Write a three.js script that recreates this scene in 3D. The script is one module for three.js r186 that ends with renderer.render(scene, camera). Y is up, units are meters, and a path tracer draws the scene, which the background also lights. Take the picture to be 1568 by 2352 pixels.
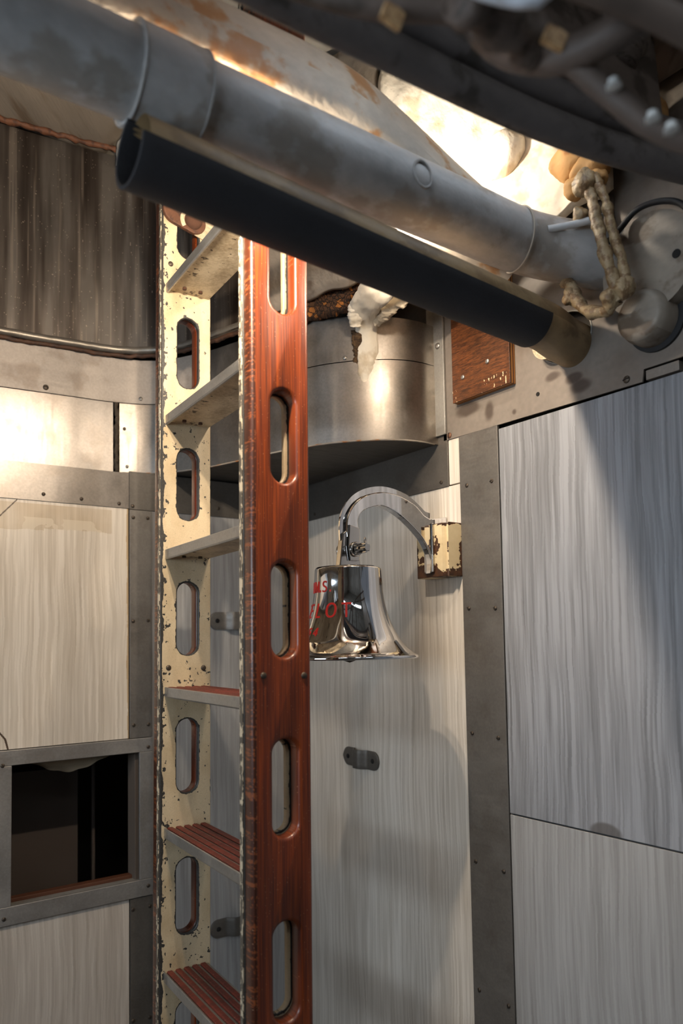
import * as THREE from 'three';
import { RoundedBoxGeometry } from 'three/addons/geometries/RoundedBoxGeometry.js';
import { mergeGeometries, mergeVertices } from 'three/addons/utils/BufferGeometryUtils.js';
import { ImprovedNoise } from 'three/addons/math/ImprovedNoise.js';
import { FontLoader } from 'three/addons/loaders/FontLoader.js';
import { TextGeometry } from 'three/addons/geometries/TextGeometry.js';
import { RectAreaLightUniformsLib } from 'three/addons/lights/RectAreaLightUniformsLib.js';

// ---------------------------------------------------------------- camera, light, exposure
const scene = new THREE.Scene();
scene.background = new THREE.Color(0x000000);
const EYE = 1.55;
const camera = new THREE.PerspectiveCamera(2 * Math.atan(1176 / 1750) * 180 / Math.PI, 1568 / 2352, 0.05, 20);
camera.setViewOffset(1568, 2352, 0, -193, 1568, 2352);          // a shifted lens keeps the uprights upright
camera.position.set(0, EYE, 0);
camera.rotation.order = 'YXZ';
camera.rotation.set(Math.atan(0.0575), -35.75 * Math.PI / 180, -1.03 * Math.PI / 180);
camera.focus = 1.5;
camera.userData.fStop = 2.5;
scene.add(camera);
RectAreaLightUniformsLib.init();
const renderer = new THREE.WebGLRenderer({ antialias: true });
renderer.toneMapping = THREE.LinearToneMapping;
renderer.toneMappingExposure = 1.0;
renderer.shadowMap.enabled = true;
const WARM = [1, 0.83, 0.64];
const UNSEEN_STRIP = { x0: 0.36, x1: 0.50, y: 2.235, z: -0.915, weights: [1.25, 1.05] };       // short unseen lamp placed behind the two pipes: two points of light along its tube
const UNSEEN_BULBS = [{ at: [0.918, 2.435, -1.02], power: 0.42 }, { at: [0.80, 2.225, -0.925], power: 0.47 }];                      // unseen small bulbs, placed to light the white lagging and the bell wall
const UNSEEN_TUBES = [{ x: 0.45, z: 0.75, w: 1.1, d: 0.16, color: [0.86, 0.93, 1.0], power: 3 }, { x: -0.9, z: 0.3, w: 0.9, d: 0.16, color: [0.95, 0.96, 1.0], power: 4 }];   // unseen tube lights behind the camera, placed to light walls and ladder
const UNSEEN_OVERHEAD = { x: 0.76, y: 2.40, z: -0.695, w: 0.52, h: 0.045, color: [0.74, 0.87, 1.0], power: 1.35 };   // cold tube out of view, placed to light the two crossing pipes
const UNSEEN_WALL_LIGHT = { y: 1.75, z: -0.55, w: 1.6, h: 0.55, color: [0.74, 0.87, 1.0], power: 4.3 };       // unseen cold light, placed to light the right-hand wall
const areaLight = (color, power, w, h, from, to) => {
  const l = new THREE.RectAreaLight(new THREE.Color().setRGB(...color), power, w, h);
  l.position.set(...from); l.lookAt(...to); scene.add(l); return l;
};

// ---------------------------------------------------------------- helpers
const V = (x, y, z) => new THREE.Vector3(x, y, z), V2 = (x, y) => new THREE.Vector2(x, y);
const used = {};
function numbered(n) { const k = used[n] = (used[n] ?? -1) + 1; return k ? `${n}_${String(k).padStart(3, '0')}` : n; }
function mesh(name, geo, mat, parent, label) {
  const m = new THREE.Mesh(geo, mat); m.castShadow = m.receiveShadow = true;
  m.name = numbered(name);
  if (label) m.userData.label = label;
  (parent ?? scene).add(m); return m;
}
function tag(o, label, category, group) { o.userData.label = label; o.userData.category = category; if (group) o.userData.group = group; return o; }
function thing(name, label, category, at = [0, 0, 0], group) {
  const o = new THREE.Group(); o.name = numbered(name); o.position.set(...at); scene.add(o);
  return tag(o, label, category, group);
}
function structure(name, geo, mat, label) {
  const o = geo ? new THREE.Mesh(geo, mat) : new THREE.Group();
  o.castShadow = o.receiveShadow = true;
  o.name = name; o.userData.kind = 'structure'; if (label) o.userData.label = label; scene.add(o); return o;
}
function rng(seed) { let s = seed >>> 0; return () => { s = (s + 0x6d2b79f5) | 0; let t = Math.imul(s ^ (s >>> 15), 1 | s); t = (t + Math.imul(t ^ (t >>> 7), 61 | t)) ^ t; return ((t ^ (t >>> 14)) >>> 0) / 4294967296; }; }
const clamp = THREE.MathUtils.clamp, lerp = THREE.MathUtils.lerp, sstep = THREE.MathUtils.smoothstep;
const PN = new ImprovedNoise();
// texture coordinates in metres from the dominant axis of each face
function uvBox(g) {
  g = g.index ? g.toNonIndexed() : g;
  const p = g.attributes.position, uv = new Float32Array(p.count * 2), a = V(), b = V(), c = V(), n = V();
  for (let i = 0; i < p.count; i += 3) {
    a.fromBufferAttribute(p, i); b.fromBufferAttribute(p, i + 1); c.fromBufferAttribute(p, i + 2);
    n.copy(b).sub(a).cross(c.clone().sub(a));
    const x = Math.abs(n.x), y = Math.abs(n.y), z = Math.abs(n.z);
    [a, b, c].forEach((v, k) => {
      const t = x >= y && x >= z ? [v.z, v.y] : y >= z ? [v.x, v.z] : [v.x, v.y];
      uv[(i + k) * 2] = t[0]; uv[(i + k) * 2 + 1] = t[1];
    });
  }
  g.setAttribute('uv', new THREE.BufferAttribute(uv, 2)); return g;
}
// box between two corners, edges slightly rounded
function box(x0, x1, y0, y1, z0, z1, r = 0.0015) {
  const w = Math.abs(x1 - x0), h = Math.abs(y1 - y0), d = Math.abs(z1 - z0);
  const g = new RoundedBoxGeometry(w, h, d, 1, Math.min(r, w * 0.45, h * 0.45, d * 0.45));
  g.translate((x0 + x1) / 2, (y0 + y1) / 2, (z0 + z1) / 2); return uvBox(g);
}
function cyl(r0, r1, h, seg = 24) { return new THREE.CylinderGeometry(r0, r1, h, seg); }
function alongX(g) { return g.rotateZ(-Math.PI / 2); }
function alongZ(g) { return g.rotateX(Math.PI / 2); }
function tube(points, r, seg = 80, sides = 24, closed = false) {
  const c = new THREE.CatmullRomCurve3(points.map((p) => V(...p)), closed, 'centripetal'), g = new THREE.TubeGeometry(c, seg, r, sides, closed), L = c.getLength(), uv = g.attributes.uv;
  for (let i = 0; i < uv.count; i++) uv.setXY(i, uv.getX(i) * L, uv.getY(i) * 2 * Math.PI * r);
  return g;
}
const FONT = await new FontLoader().loadAsync('fonts/droid/droid_sans_regular.typeface.json');
function lumpy(g, amp, freq, seed = 0) {
  g.deleteAttribute('normal'); const uv = g.attributes.uv; g.computeVertexNormals();
  const p = g.attributes.position, n = g.attributes.normal;
  for (let i = 0; i < p.count; i++) {
    const x = p.getX(i), y = p.getY(i), z = p.getZ(i);
    const d = amp * (PN.noise(x * freq + seed, y * freq, z * freq) + 0.45 * PN.noise(x * freq * 2.7, y * freq * 2.7 + seed, z * freq * 2.7));
    p.setXYZ(i, x + n.getX(i) * d, y + n.getY(i) * d, z + n.getZ(i) * d);
  }
  g.computeVertexNormals(); return g;
}
function joined(g) { const uv = g.attributes.uv; g.deleteAttribute('uv'); g.deleteAttribute('normal'); const m = mergeVertices(g, 1e-5); m.computeVertexNormals(); const p = m.attributes.position, a = new Float32Array(p.count * 2); for (let i = 0; i < p.count; i++) { a[2 * i] = p.getX(i) + p.getZ(i) * 0.8; a[2 * i + 1] = p.getY(i) + p.getZ(i) * 0.3; } m.setAttribute('uv', new THREE.BufferAttribute(a, 2)); return m; }
// an upright sheet of metal that follows a curve in plan; y0, y1 functions of the way along or numbers
function sheet(plan, y0, y1, t, seg = 90, rows = 1, from = 0, to = 1) {
  const c = new THREE.CatmullRomCurve3(plan.map(([x, z]) => V(x, 0, z)), false, 'centripetal'), L = c.getLength();
  const pos = [], uv = [], idx = [], at = (f, s) => (typeof f === 'function' ? f(s) : f);
  for (const side of [0, 1]) for (let i = 0; i <= seg; i++) {
    const s = from + (to - from) * i / seg, p = c.getPointAt(s), d = c.getTangentAt(s), nx = d.z, nz = -d.x;   // away from the room
    for (let j = 0; j <= rows; j++) { const y = lerp(at(y0, s), at(y1, s), j / rows); pos.push(p.x + nx * t * side * -1, y, p.z + nz * t * side * -1); uv.push(s * L, y); }
  }
  const R = rows + 1, S = (seg + 1) * R, q = (a, b, c2, d) => idx.push(a, b, c2, b, d, c2);
  for (let i = 0; i < seg; i++) {
    for (let j = 0; j < rows; j++) { const a = i * R + j; q(a, a + R, a + 1, a + R + 1); q(S + a + R, S + a, S + a + R + 1, S + a + 1); }
    q(S + i * R, S + (i + 1) * R, i * R, (i + 1) * R); q(i * R + rows, (i + 1) * R + rows, S + i * R + rows, S + (i + 1) * R + rows);
  }
  for (let j = 0; j < rows; j++) { q(S + j, j, S + j + 1, j + 1); const e = seg * R; q(e + j, S + e + j, e + j + 1, S + e + j + 1); }
  let g = new THREE.BufferGeometry(); g.setAttribute('position', new THREE.Float32BufferAttribute(pos, 3)); g.setAttribute('uv', new THREE.Float32BufferAttribute(uv, 2)); g.setIndex(idx);
  g = g.toNonIndexed(); g.computeVertexNormals(); return smoothGroups(g);
}
function smoothGroups(g) {            // smooth normals between faces that meet at less than 40 degrees
  const p = g.attributes.position, n = g.attributes.normal, map = new Map(), out = new Float32Array(p.count * 3);
  const key = (i) => `${Math.round(p.getX(i) * 1e5)},${Math.round(p.getY(i) * 1e5)},${Math.round(p.getZ(i) * 1e5)}`;
  for (let i = 0; i < p.count; i++) { const k = key(i); if (!map.has(k)) map.set(k, []); map.get(k).push(i); }
  const a = V(), b = V(), s = V();
  for (const list of map.values()) for (const i of list) {
    a.fromBufferAttribute(n, i); s.set(0, 0, 0);
    for (const j of list) { b.fromBufferAttribute(n, j); if (a.dot(b) > 0.76) s.add(b); }
    s.normalize().toArray(out, i * 3);
  }
  g.setAttribute('normal', new THREE.BufferAttribute(out, 3)); return g;
}

// ---------------------------------------------------------------- textures
function noise2(w, h, fx, fy, seed) {          // tiling value noise, fx by fy cells
  const r = rng(seed), grid = new Float32Array(fx * fy); for (let i = 0; i < grid.length; i++) grid[i] = r();
  const out = new Float32Array(w * h), f = (t) => t * t * (3 - 2 * t);
  for (let y = 0; y < h; y++) {
    const v = y / h * fy, iy = Math.floor(v), ty = f(v - iy), r0 = (iy % fy) * fx, r1 = ((iy + 1) % fy) * fx;
    for (let x = 0; x < w; x++) {
      const u = x / w * fx, ix = Math.floor(u), tx = f(u - ix), c0 = ix % fx, c1 = (ix + 1) % fx;
      out[y * w + x] = (grid[r0 + c0] * (1 - tx) + grid[r0 + c1] * tx) * (1 - ty) + (grid[r1 + c0] * (1 - tx) + grid[r1 + c1] * tx) * ty;
    }
  }
  return out;
}
function fbm(w, h, fx, fy, seed, oct = 4, gain = 0.55) {
  const out = new Float32Array(w * h); let a = 1, sum = 0;
  for (let o = 0; o < oct; o++) { const n = noise2(w, h, Math.min(fx << o, w), Math.min(fy << o, h), seed + o * 101); for (let i = 0; i < out.length; i++) out[i] += a * n[i]; sum += a; a *= gain; }
  for (let i = 0; i < out.length; i++) out[i] /= sum; return out;
}
function tex(w, h, paint, { srgb = true, size = [1, 1], offset } = {}) {   // paint(i, x, y) gives [r, g, b] in 0..255; size in metres; row 0 is the bottom
  const d = new Uint8Array(w * h * 4);
  for (let y = 0, i = 0; y < h; y++) for (let x = 0; x < w; x++, i++) { const c = paint(i, x, y); d[i * 4] = clamp(c[0], 0, 255); d[i * 4 + 1] = clamp(c[1], 0, 255); d[i * 4 + 2] = clamp(c[2], 0, 255); d[i * 4 + 3] = 255; }
  const t = new THREE.DataTexture(d, w, h); t.wrapS = t.wrapT = THREE.RepeatWrapping; t.magFilter = THREE.LinearFilter; t.minFilter = THREE.LinearMipmapLinearFilter; t.generateMipmaps = true;
  if (srgb) t.colorSpace = THREE.SRGBColorSpace;
  t.repeat.set(1 / size[0], 1 / size[1]); if (offset) t.offset.set(...offset); t.needsUpdate = true; return t;
}
const mix3 = (a, b, t) => [a[0] + (b[0] - a[0]) * t, a[1] + (b[1] - a[1]) * t, a[2] + (b[2] - a[2]) * t];
const grey = (f, o) => tex(o.w, o.h, (i, x, y) => { const v = 255 * f(i, x, y); return [v, v, v]; }, { srgb: false, ...o });
const std = (o) => new THREE.MeshStandardMaterial(o), phys = (o) => new THREE.MeshPhysicalMaterial(o);
const C = (r, g, b) => new THREE.Color().setRGB(r / 255, g / 255, b / 255, THREE.SRGBColorSpace);

// pale laminate with an upright grain
function laminate(seed, light, dark, streak, fine, paintOver) {
  const w = 1024, h = 1024, a0 = fbm(w, h, 26, 2, seed, 3), b0 = fbm(w, h, 200, 5, seed + 7, 2), c0 = fbm(w, h, 470, 12, seed + 13, 2), m = fbm(w, h, 4, 4, seed + 21, 4), wp = fbm(w, h, 7, 5, seed + 31, 3);
  const a = new Float32Array(w * h), b = new Float32Array(w * h), c = new Float32Array(w * h);
  for (let i = 0; i < a.length; i++) { const x = i % w, r = i - x, k = r + ((x + Math.round((wp[i] - 0.5) * 16) + w) % w); a[i] = a0[k]; b[i] = b0[k]; c[i] = c0[k]; }
  const map = tex(w, h, (i, x, y) => {
    let t = streak * (a[i] - 0.5) * 1.6 + fine * ((b[i] - 0.5) * 1.8 + (c[i] - 0.5) * 1.1) + 0.35;
    let k = mix3(light, dark, clamp(t, 0, 1)); const s = 1 + (m[i] - 0.5) * 0.06; k = [k[0] * s, k[1] * s, k[2] * s];
    return paintOver ? paintOver(k, i, x, y, m) : k;
  }, { size: [1, 1] });
  const bump = grey((i) => 0.5 + 0.5 * (b[i] - 0.5) + 0.4 * (c[i] - 0.5), { w, h, size: [1, 1] });
  return std({ map, roughness: 0.46, bumpMap: bump, bumpScale: 0.0003 });
}
const lamBell = laminate(11, [226, 218, 207], [186, 176, 162], 0.25, 0.6);
const lamUpper = laminate(31, [152, 154, 159], [110, 111, 114], 0.55, 0.65, (k, i, x, y, n) => { const X = x / 1024, Y = y / 1024, q = Math.hypot((X - 0.172) / 0.034, (Y - 0.206) / 0.02) + (n[i] - 0.5) * 1.6; return mix3(k, [84, 80, 78], 0.7 * (1 - sstep(q, 0.75, 1.05))); });
const lamLower = laminate(51, [170, 169, 168], [136, 134, 132], 0.35, 0.55);
const lamBack = laminate(71, [200, 191, 180], [166, 155, 143], 0.45, 0.6);

// metals
function metal(seed, base, vary, o = {}) {
  const w = 512, h = 512, a = fbm(w, h, 5, 5, seed, 5), b = fbm(w, h, 130, 130, seed + 3, 2), s = fbm(w, h, o.sx ?? 8, o.sy ?? 90, seed + 9, 3), d = o.dirt ?? [70, 58, 46], dk = o.dirtAmount ?? 0.35, n = fbm(w, h, 9, 9, seed + 40, 5);
  const map = tex(w, h, (i) => { const t = 1 + vary * ((a[i] - 0.5) * 1.3 + (b[i] - 0.5) * 0.7); const k = mix3([base[0] * t, base[1] * t, base[2] * t], d, dk * sstep(n[i], 0.52, 0.75)); return o.over ? o.over(k, i, n) : k; }, { size: [o.size ?? 0.45, o.size ?? 0.45] });
  const rough = grey((i) => (o.rough ?? 0.42) + 0.22 * (a[i] - 0.5) + (o.sAmt ?? 0.18) * (s[i] - 0.5) + 0.25 * dk * sstep(n[i], 0.5, 0.75), { w, h, size: [0.45, 0.45] });
  const bump = grey((i) => 0.5 + 0.4 * (s[i] - 0.5) + 0.3 * (b[i] - 0.5), { w, h, size: [0.45, 0.45] });
  return std({ map, roughnessMap: rough, roughness: 1, metalness: o.metalness ?? 0.85, bumpMap: bump, bumpScale: o.bump ?? 0.00015 });
}
const plateStains = [[-1.066, 2.012, 0.012, 0.02], [-0.905, 2.035, 0.016, 0.008], [-0.855, 2.018, 0.016, 0.008], [-0.838, 2.0, 0.02, 0.012], [-1.0, 1.992, 0.006, 0.006], [-1.12, 2.03, 0.03, 0.012]];
const tint = (m, r, g, b, o = {}) => { const k = m.clone(); k.color.setRGB(r, g, b); Object.assign(k, o); return k; };
const steelBright = metal(101, [132, 127, 122], 0.16, { rough: 0.39, sAmt: 0.07, metalness: 1, dirt: [128, 114, 100], dirtAmount: 0.2, sx: 80, sy: 6, bump: 0.00004 });
const alloy = metal(271, [168, 166, 162], 0.12, { rough: 0.42, metalness: 0.85, dirt: [110, 102, 92], dirtAmount: 0.3 });
const steelDuct = tint(steelBright, 1.2, 1.18, 1.15, { roughness: 1.1 });
const steelStrip = metal(151, [118, 114, 109], 0.16, { rough: 0.52, metalness: 0.6, dirtAmount: 0.12 });
const steelDark = tint(steelStrip, 0.70, 0.68, 0.66, { metalness: 0.5 });
const steelFrame = tint(steelStrip, 1.7, 1.74, 1.8, { metalness: 0.6, roughness: 0.92 });
const greyPlate = metal(211, [134, 125, 116], 0.14, { rough: 0.6, metalness: 0.2, dirt: [104, 88, 74], dirtAmount: 0.3, bump: 0.0002 });
const wallPlate = metal(211, [124, 115, 106], 0.14, { rough: 0.6, metalness: 0.2, dirt: [104, 88, 74], dirtAmount: 0.3, bump: 0.0002, size: 1, over: (k, i, n) => { const z = (i % 512) / 512 - 1 - 0.2, y = Math.floor(i / 512) / 512 + 1.8; let t = 0; for (const [sz, sy, rz, ry] of plateStains) t = Math.max(t, 1 - sstep(Math.hypot((z - sz) / rz, (y - sy) / ry) + (n[i] - 0.5) * 1.8, 0.4, 1.2)); return mix3(k, [66, 55, 48], 0.75 * t); } });
wallPlate.map.offset.set(0.2, -1.8);
const ringPlate = tint(greyPlate, 1.45, 1.47, 1.5, { metalness: 0.25 });
const angleMetal = tint(alloy, 0.9, 0.9, 0.88, { metalness: 0.6, roughness: 1.15 });
const screwMetal = std({ color: C(84, 74, 64), metalness: 0.7, roughness: 0.5 });
const screwBright = std({ color: C(150, 146, 140), metalness: 0.8, roughness: 0.4 });
const blackSlot = std({ color: C(18, 16, 15), roughness: 0.9 });
const chrome = std({ color: C(226, 226, 228), metalness: 1, roughness: 0.045 });
const chromeWorn = std({ color: C(190, 188, 186), metalness: 1, roughness: 0.14 });
const redPaint = std({ color: C(196, 34, 20), roughness: 0.35 });
// dark streaked inside of the trunk
const trunkSteel = (() => {
  const w = 1024, h = 512, a = fbm(w, h, 40, 2, 301, 4), b = fbm(w, h, 12, 6, 303, 5), c = fbm(w, h, 160, 4, 305, 2), s = noise2(w, h, 512, 256, 309);
  const map = tex(w, h, (i) => { let k = mix3([92, 86, 80], [44, 36, 30], clamp((a[i] - 0.34) * 2.4, 0, 1)); k = mix3(k, [128, 116, 104], 0.5 * sstep(c[i], 0.6, 0.8)); const t = 0.8 + 0.45 * b[i]; k = [k[0] * t, k[1] * t, k[2] * t]; return s[i] > 0.985 ? [176, 160, 144] : k; }, { size: [1.1, 0.9] });
  return std({ map, roughness: 0.48, metalness: 0.55 });
})();
// varnished mahogany
const varnish = (() => {
  const w = 256, h = 2048, a = fbm(w, h, 20, 7, 401, 4), b = fbm(w, h, 110, 26, 403, 2), m = fbm(w, h, 3, 14, 405, 4), s = noise2(w, h, 128, 1024, 407), e = fbm(w, h, 32, 600, 409, 3);
  const map = tex(w, h, (i, x) => {
    let k = mix3([140, 62, 14], [66, 22, 7], clamp(0.5 + (a[i] - 0.5) * 0.7 + (b[i] - 0.5) * 1.0, 0, 1)); const t = 0.82 + 0.36 * m[i]; k = [k[0] * t, k[1] * t, k[2] * t];
    const u = x / w; if (u < 0.07 || u > 0.985) k = mix3(k, e[i] > 0.62 ? [122, 66, 34] : [56, 27, 15], 0.85);   // worn arris
    if (s[i] > 0.9935) k = [210, 180, 150];
    return k;
  }, { size: [0.115, 1.9] });
  const bump = grey((i) => 0.5 + 0.5 * (b[i] - 0.5) + 0.3 * (m[i] - 0.5), { w, h, size: [0.115, 1.9] });
  return phys({ map, roughness: 0.42, clearcoat: 0.35, clearcoatRoughness: 0.16, bumpMap: bump, bumpScale: 0.0004 });
})();
// cream paint, chipped at the edges and round the slots down to dark metal; slots repeat every 0.28 m
function chipped(seed) {
  const w = 256, h = 2048, W = 0.112, H = 1.68, n = fbm(w, h, 14, 210, seed, 4), big = fbm(w, h, 5, 60, seed + 5, 4), f = fbm(w, h, 64, 960, seed + 9, 2), st = fbm(w, h, 3, 22, seed + 15, 4);
  const chip = new Float32Array(w * h);
  const map = tex(w, h, (i, x, y) => {
    const X = x / w * W, Y = y / h * H, k = ((Y - 0.06 + 14) % 0.28) - 0.14, dy = Math.max(0, Math.abs(k) - 0.052), slot = Math.abs(Math.hypot(X - 0.0585, dy) - 0.0235);
    const fromRung = Math.abs(((Y - 0.06 + 14) % 0.28) - 0.14);      // 0.14 at the rung
    let c = 0;
    if (X < 0.004 + 0.014 * Math.max(0, big[i] - 0.38)) c = 1;
    if (n[i] > 0.64 && X < 0.014) c = 1;
    if (X > W - 0.002 - 0.012 * Math.max(0, big[i] - 0.5) && n[i] > 0.42) c = 1;
    if (slot < 0.0016 + 0.006 * Math.max(0, n[i] - 0.45)) c = 1;
    if (n[i] > 0.765 - 0.05 * sstep(fromRung, 0.09, 0.14)) c = 1;
    if (f[i] > 0.93) c = 1;
    chip[i] = c;
    let k2 = mix3([202, 184, 152], [178, 156, 122], clamp(0.3 + (st[i] - 0.5) * 2.2, 0, 1)); const s = 1 + (f[i] - 0.5) * 0.08; k2 = [k2[0] * s, k2[1] * s, k2[2] * s];
    return c ? mix3([66, 66, 64], [38, 34, 30], f[i]) : k2;
  }, { size: [W, H] });
  const bump = grey((i) => 0.75 - 0.5 * chip[i] + 0.2 * (st[i] - 0.5), { w, h, size: [W, H] });
  return std({ map, roughness: 0.5, bumpMap: bump, bumpScale: 0.0005 });
}
const creamPlate = chipped(501), creamPlate2 = chipped(541);
const creamPlain = (() => {
  const w = 512, h = 512, a = fbm(w, h, 6, 6, 561, 5), b = fbm(w, h, 60, 60, 563, 3), d = fbm(w, h, 26, 26, 565, 4);
  return std({ map: tex(w, h, (i) => (d[i] > 0.75 ? [74, 62, 48] : mix3([206, 190, 160], [160, 142, 114], clamp(0.4 + (a[i] - 0.5) * 2 + (b[i] - 0.5), 0, 1))), { size: [0.25, 0.25] }), roughness: 0.55, bumpMap: grey((i) => a[i], { w, h, size: [0.25, 0.25] }), bumpScale: 0.0008 });
})();
const edgeMetal = (() => {
  const w = 64, h = 2048, a = fbm(w, h, 4, 150, 571, 4);
  return std({ map: tex(w, h, (i) => (a[i] > 0.53 ? [206, 192, 166] : [92, 86, 76]), { size: [0.02, 1.3] }), roughness: 0.5, metalness: 0.2 });
})();
const treadBrown = (() => { const w = 256, h = 256, a = fbm(w, h, 8, 40, 581, 4), b = noise2(w, h, 128, 128, 583); return std({ map: tex(w, h, (i) => (b[i] > 0.985 ? [190, 170, 150] : mix3([122, 44, 28], [62, 28, 20], a[i])), { size: [0.2, 0.2] }), roughness: 0.62 }); })();
// painted pipes
function pipePaint(seed, base, stain, amount, o = {}) {
  const w = 512, h = 512, a = fbm(w, h, 6, 6, seed, 5), b = fbm(w, h, 40, 40, seed + 3, 3), n = fbm(w, h, 10, 8, seed + 8, 5);
  const map = tex(w, h, (i) => { const t = 1 + 0.22 * (a[i] - 0.5) + 0.1 * (b[i] - 0.5); return mix3([base[0] * t, base[1] * t, base[2] * t], stain, amount * sstep(n[i], 0.5, 0.68)); }, { size: o.size ?? [0.5, 0.3267] });
  return std({ map, roughness: o.rough ?? 0.5, metalness: o.metalness ?? 0, bumpMap: grey((i) => 0.6 * a[i] + 0.4 * b[i], { w, h, size: o.size ?? [0.5, 0.3267] }), bumpScale: o.bump ?? 0.0012 });
}
const greyPipe = pipePaint(601, [176, 175, 174], [128, 116, 102], 0.45);
const tanPipe = pipePaint(621, [150, 126, 92], [104, 82, 56], 0.6);
const stainedPipe = pipePaint(641, [182, 172, 158], [156, 100, 52], 0.7);
const flangePaint = pipePaint(661, [132, 122, 110], [84, 68, 52], 0.7);
const darkPaint = pipePaint(681, [98, 92, 90], [44, 38, 32], 0.6, { rough: 0.6 });
const clutterPaint = tint(darkPaint, 0.9, 0.77, 0.66);
const foam = (() => { const w = 256, h = 256, b = noise2(w, h, 200, 200, 701), a = fbm(w, h, 5, 5, 703, 4); return std({ map: tex(w, h, (i) => { const t = 0.82 + 0.3 * b[i] + 0.16 * (a[i] - 0.5); return [38 * t, 38 * t, 42 * t]; }, { size: [0.12, 0.12] }), roughness: 0.72, bumpMap: grey((i) => b[i], { w, h, size: [0.12, 0.12] }), bumpScale: 0.0004 }); })();
function plasterMat(seed, base, stain, amount) {
  const w = 512, h = 512, a = fbm(w, h, 5, 5, seed, 5), b = fbm(w, h, 50, 50, seed + 2, 3), n = fbm(w, h, 7, 7, seed + 6, 5);
  return std({ map: tex(w, h, (i) => { const t = 0.92 + 0.16 * a[i]; return mix3([base[0] * t, base[1] * t, base[2] * t], stain, amount * sstep(n[i], 0.54, 0.72)); }, { size: [0.4, 0.4] }), roughness: 0.75, bumpMap: grey((i) => 0.7 * a[i] + 0.3 * b[i], { w, h, size: [0.4, 0.4] }), bumpScale: 0.003 });
}
const plaster = plasterMat(721, [224, 214, 196], [170, 150, 120], 0.6), lagPaint = plasterMat(741, [146, 136, 124], [104, 88, 70], 0.8), lagGrey = plasterMat(761, [122, 112, 100], [86, 70, 54], 0.7);
const burlap = (() => { const w = 256, h = 256, b = noise2(w, h, 90, 90, 781), a = fbm(w, h, 30, 30, 783, 3); return std({ map: tex(w, h, (i) => mix3([110, 84, 54], [46, 32, 20], clamp(a[i] * 1.2 - 0.1 + 0.3 * (b[i] - 0.5), 0, 1)), { size: [0.1, 0.1] }), roughness: 0.95, bumpMap: grey((i) => a[i], { w, h, size: [0.1, 0.1] }), bumpScale: 0.004 }); })();
const corkMat = (() => {
  const w = 512, h = 512, N = 22, r = rng(801), pt = []; for (let i = 0; i < N * N; i++) pt.push([(i % N + r()) / N, (Math.floor(i / N) + r()) / N, r()]);
  const wob = fbm(w, h, 24, 24, 811, 3), d1 = new Float32Array(w * h), d2 = new Float32Array(w * h), id = new Float32Array(w * h);
  for (let y = 0, i = 0; y < h; y++) for (let x = 0; x < w; x++, i++) {
    const u = (x / w + (wob[i] - 0.5) * 0.09 + 1) % 1, v = (y / h + (wob[(i * 7 + 511) % (w * h)] - 0.5) * 0.02 + 1) % 1, cx = Math.floor(u * N), cy = Math.floor(v * N); let a = 9, b = 9, k = 0;
    for (let dy = -1; dy <= 1; dy++) for (let dx = -1; dx <= 1; dx++) { const p = pt[((cy + dy + N) % N) * N + (cx + dx + N) % N]; let ex = Math.abs(u - p[0]), ey = Math.abs(v - p[1]); ex = Math.min(ex, 1 - ex); ey = Math.min(ey, 1 - ey); const q = Math.hypot(ex, ey); if (q < a) { b = a; a = q; k = p[2]; } else if (q < b) b = q; }
    d1[i] = a * N; d2[i] = b * N; id[i] = k;
  }
  const map = tex(w, h, (i) => { const e = sstep(d2[i] - d1[i], 0.02, 0.16); return mix3([34, 22, 12], mix3([64, 40, 22], id[i] > 0.72 ? [170, 104, 40] : [96, 60, 30], id[i]), e); }, { size: [0.22, 0.22] });
  return std({ map, roughness: 0.9, bumpMap: grey((i) => 0.3 * id[i] + 0.7 * sstep(d2[i] - d1[i], 0, 0.2), { w, h, size: [0.22, 0.22] }), bumpScale: 0.006 });
})();
const plyFace = (() => {
  const w = 512, h = 512, a = fbm(w, h, 8, 90, 821, 4), b = fbm(w, h, 30, 200, 823, 2), m = fbm(w, h, 3, 3, 825, 3), s = fbm(w, h, 50, 30, 827, 3);
  return std({ map: tex(w, h, (i, x, y) => { let k = mix3([104, 60, 30], [54, 29, 14], clamp(0.5 + (a[i] - 0.5) * 1.5 + (b[i] - 0.5) * 0.9, 0, 1)); const t = 0.78 + 0.45 * m[i]; k = [k[0] * t, k[1] * t, k[2] * t]; if (y < 60 && s[i] > 0.70 && m[i] > 0.45) k = [210, 184, 150]; return k; }, { size: [0.17, 0.24], offset: [0.2, 0.475] }), roughness: 0.42 });
})();
const plyEdge = (() => { const w = 64, h = 64; return std({ map: tex(w, h, (i, x) => (Math.floor(x / 13) % 2 ? [92, 50, 22] : [186, 128, 68]), { size: [0.016, 0.2], offset: [0, 0] }), roughness: 0.6 }); })();
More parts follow.
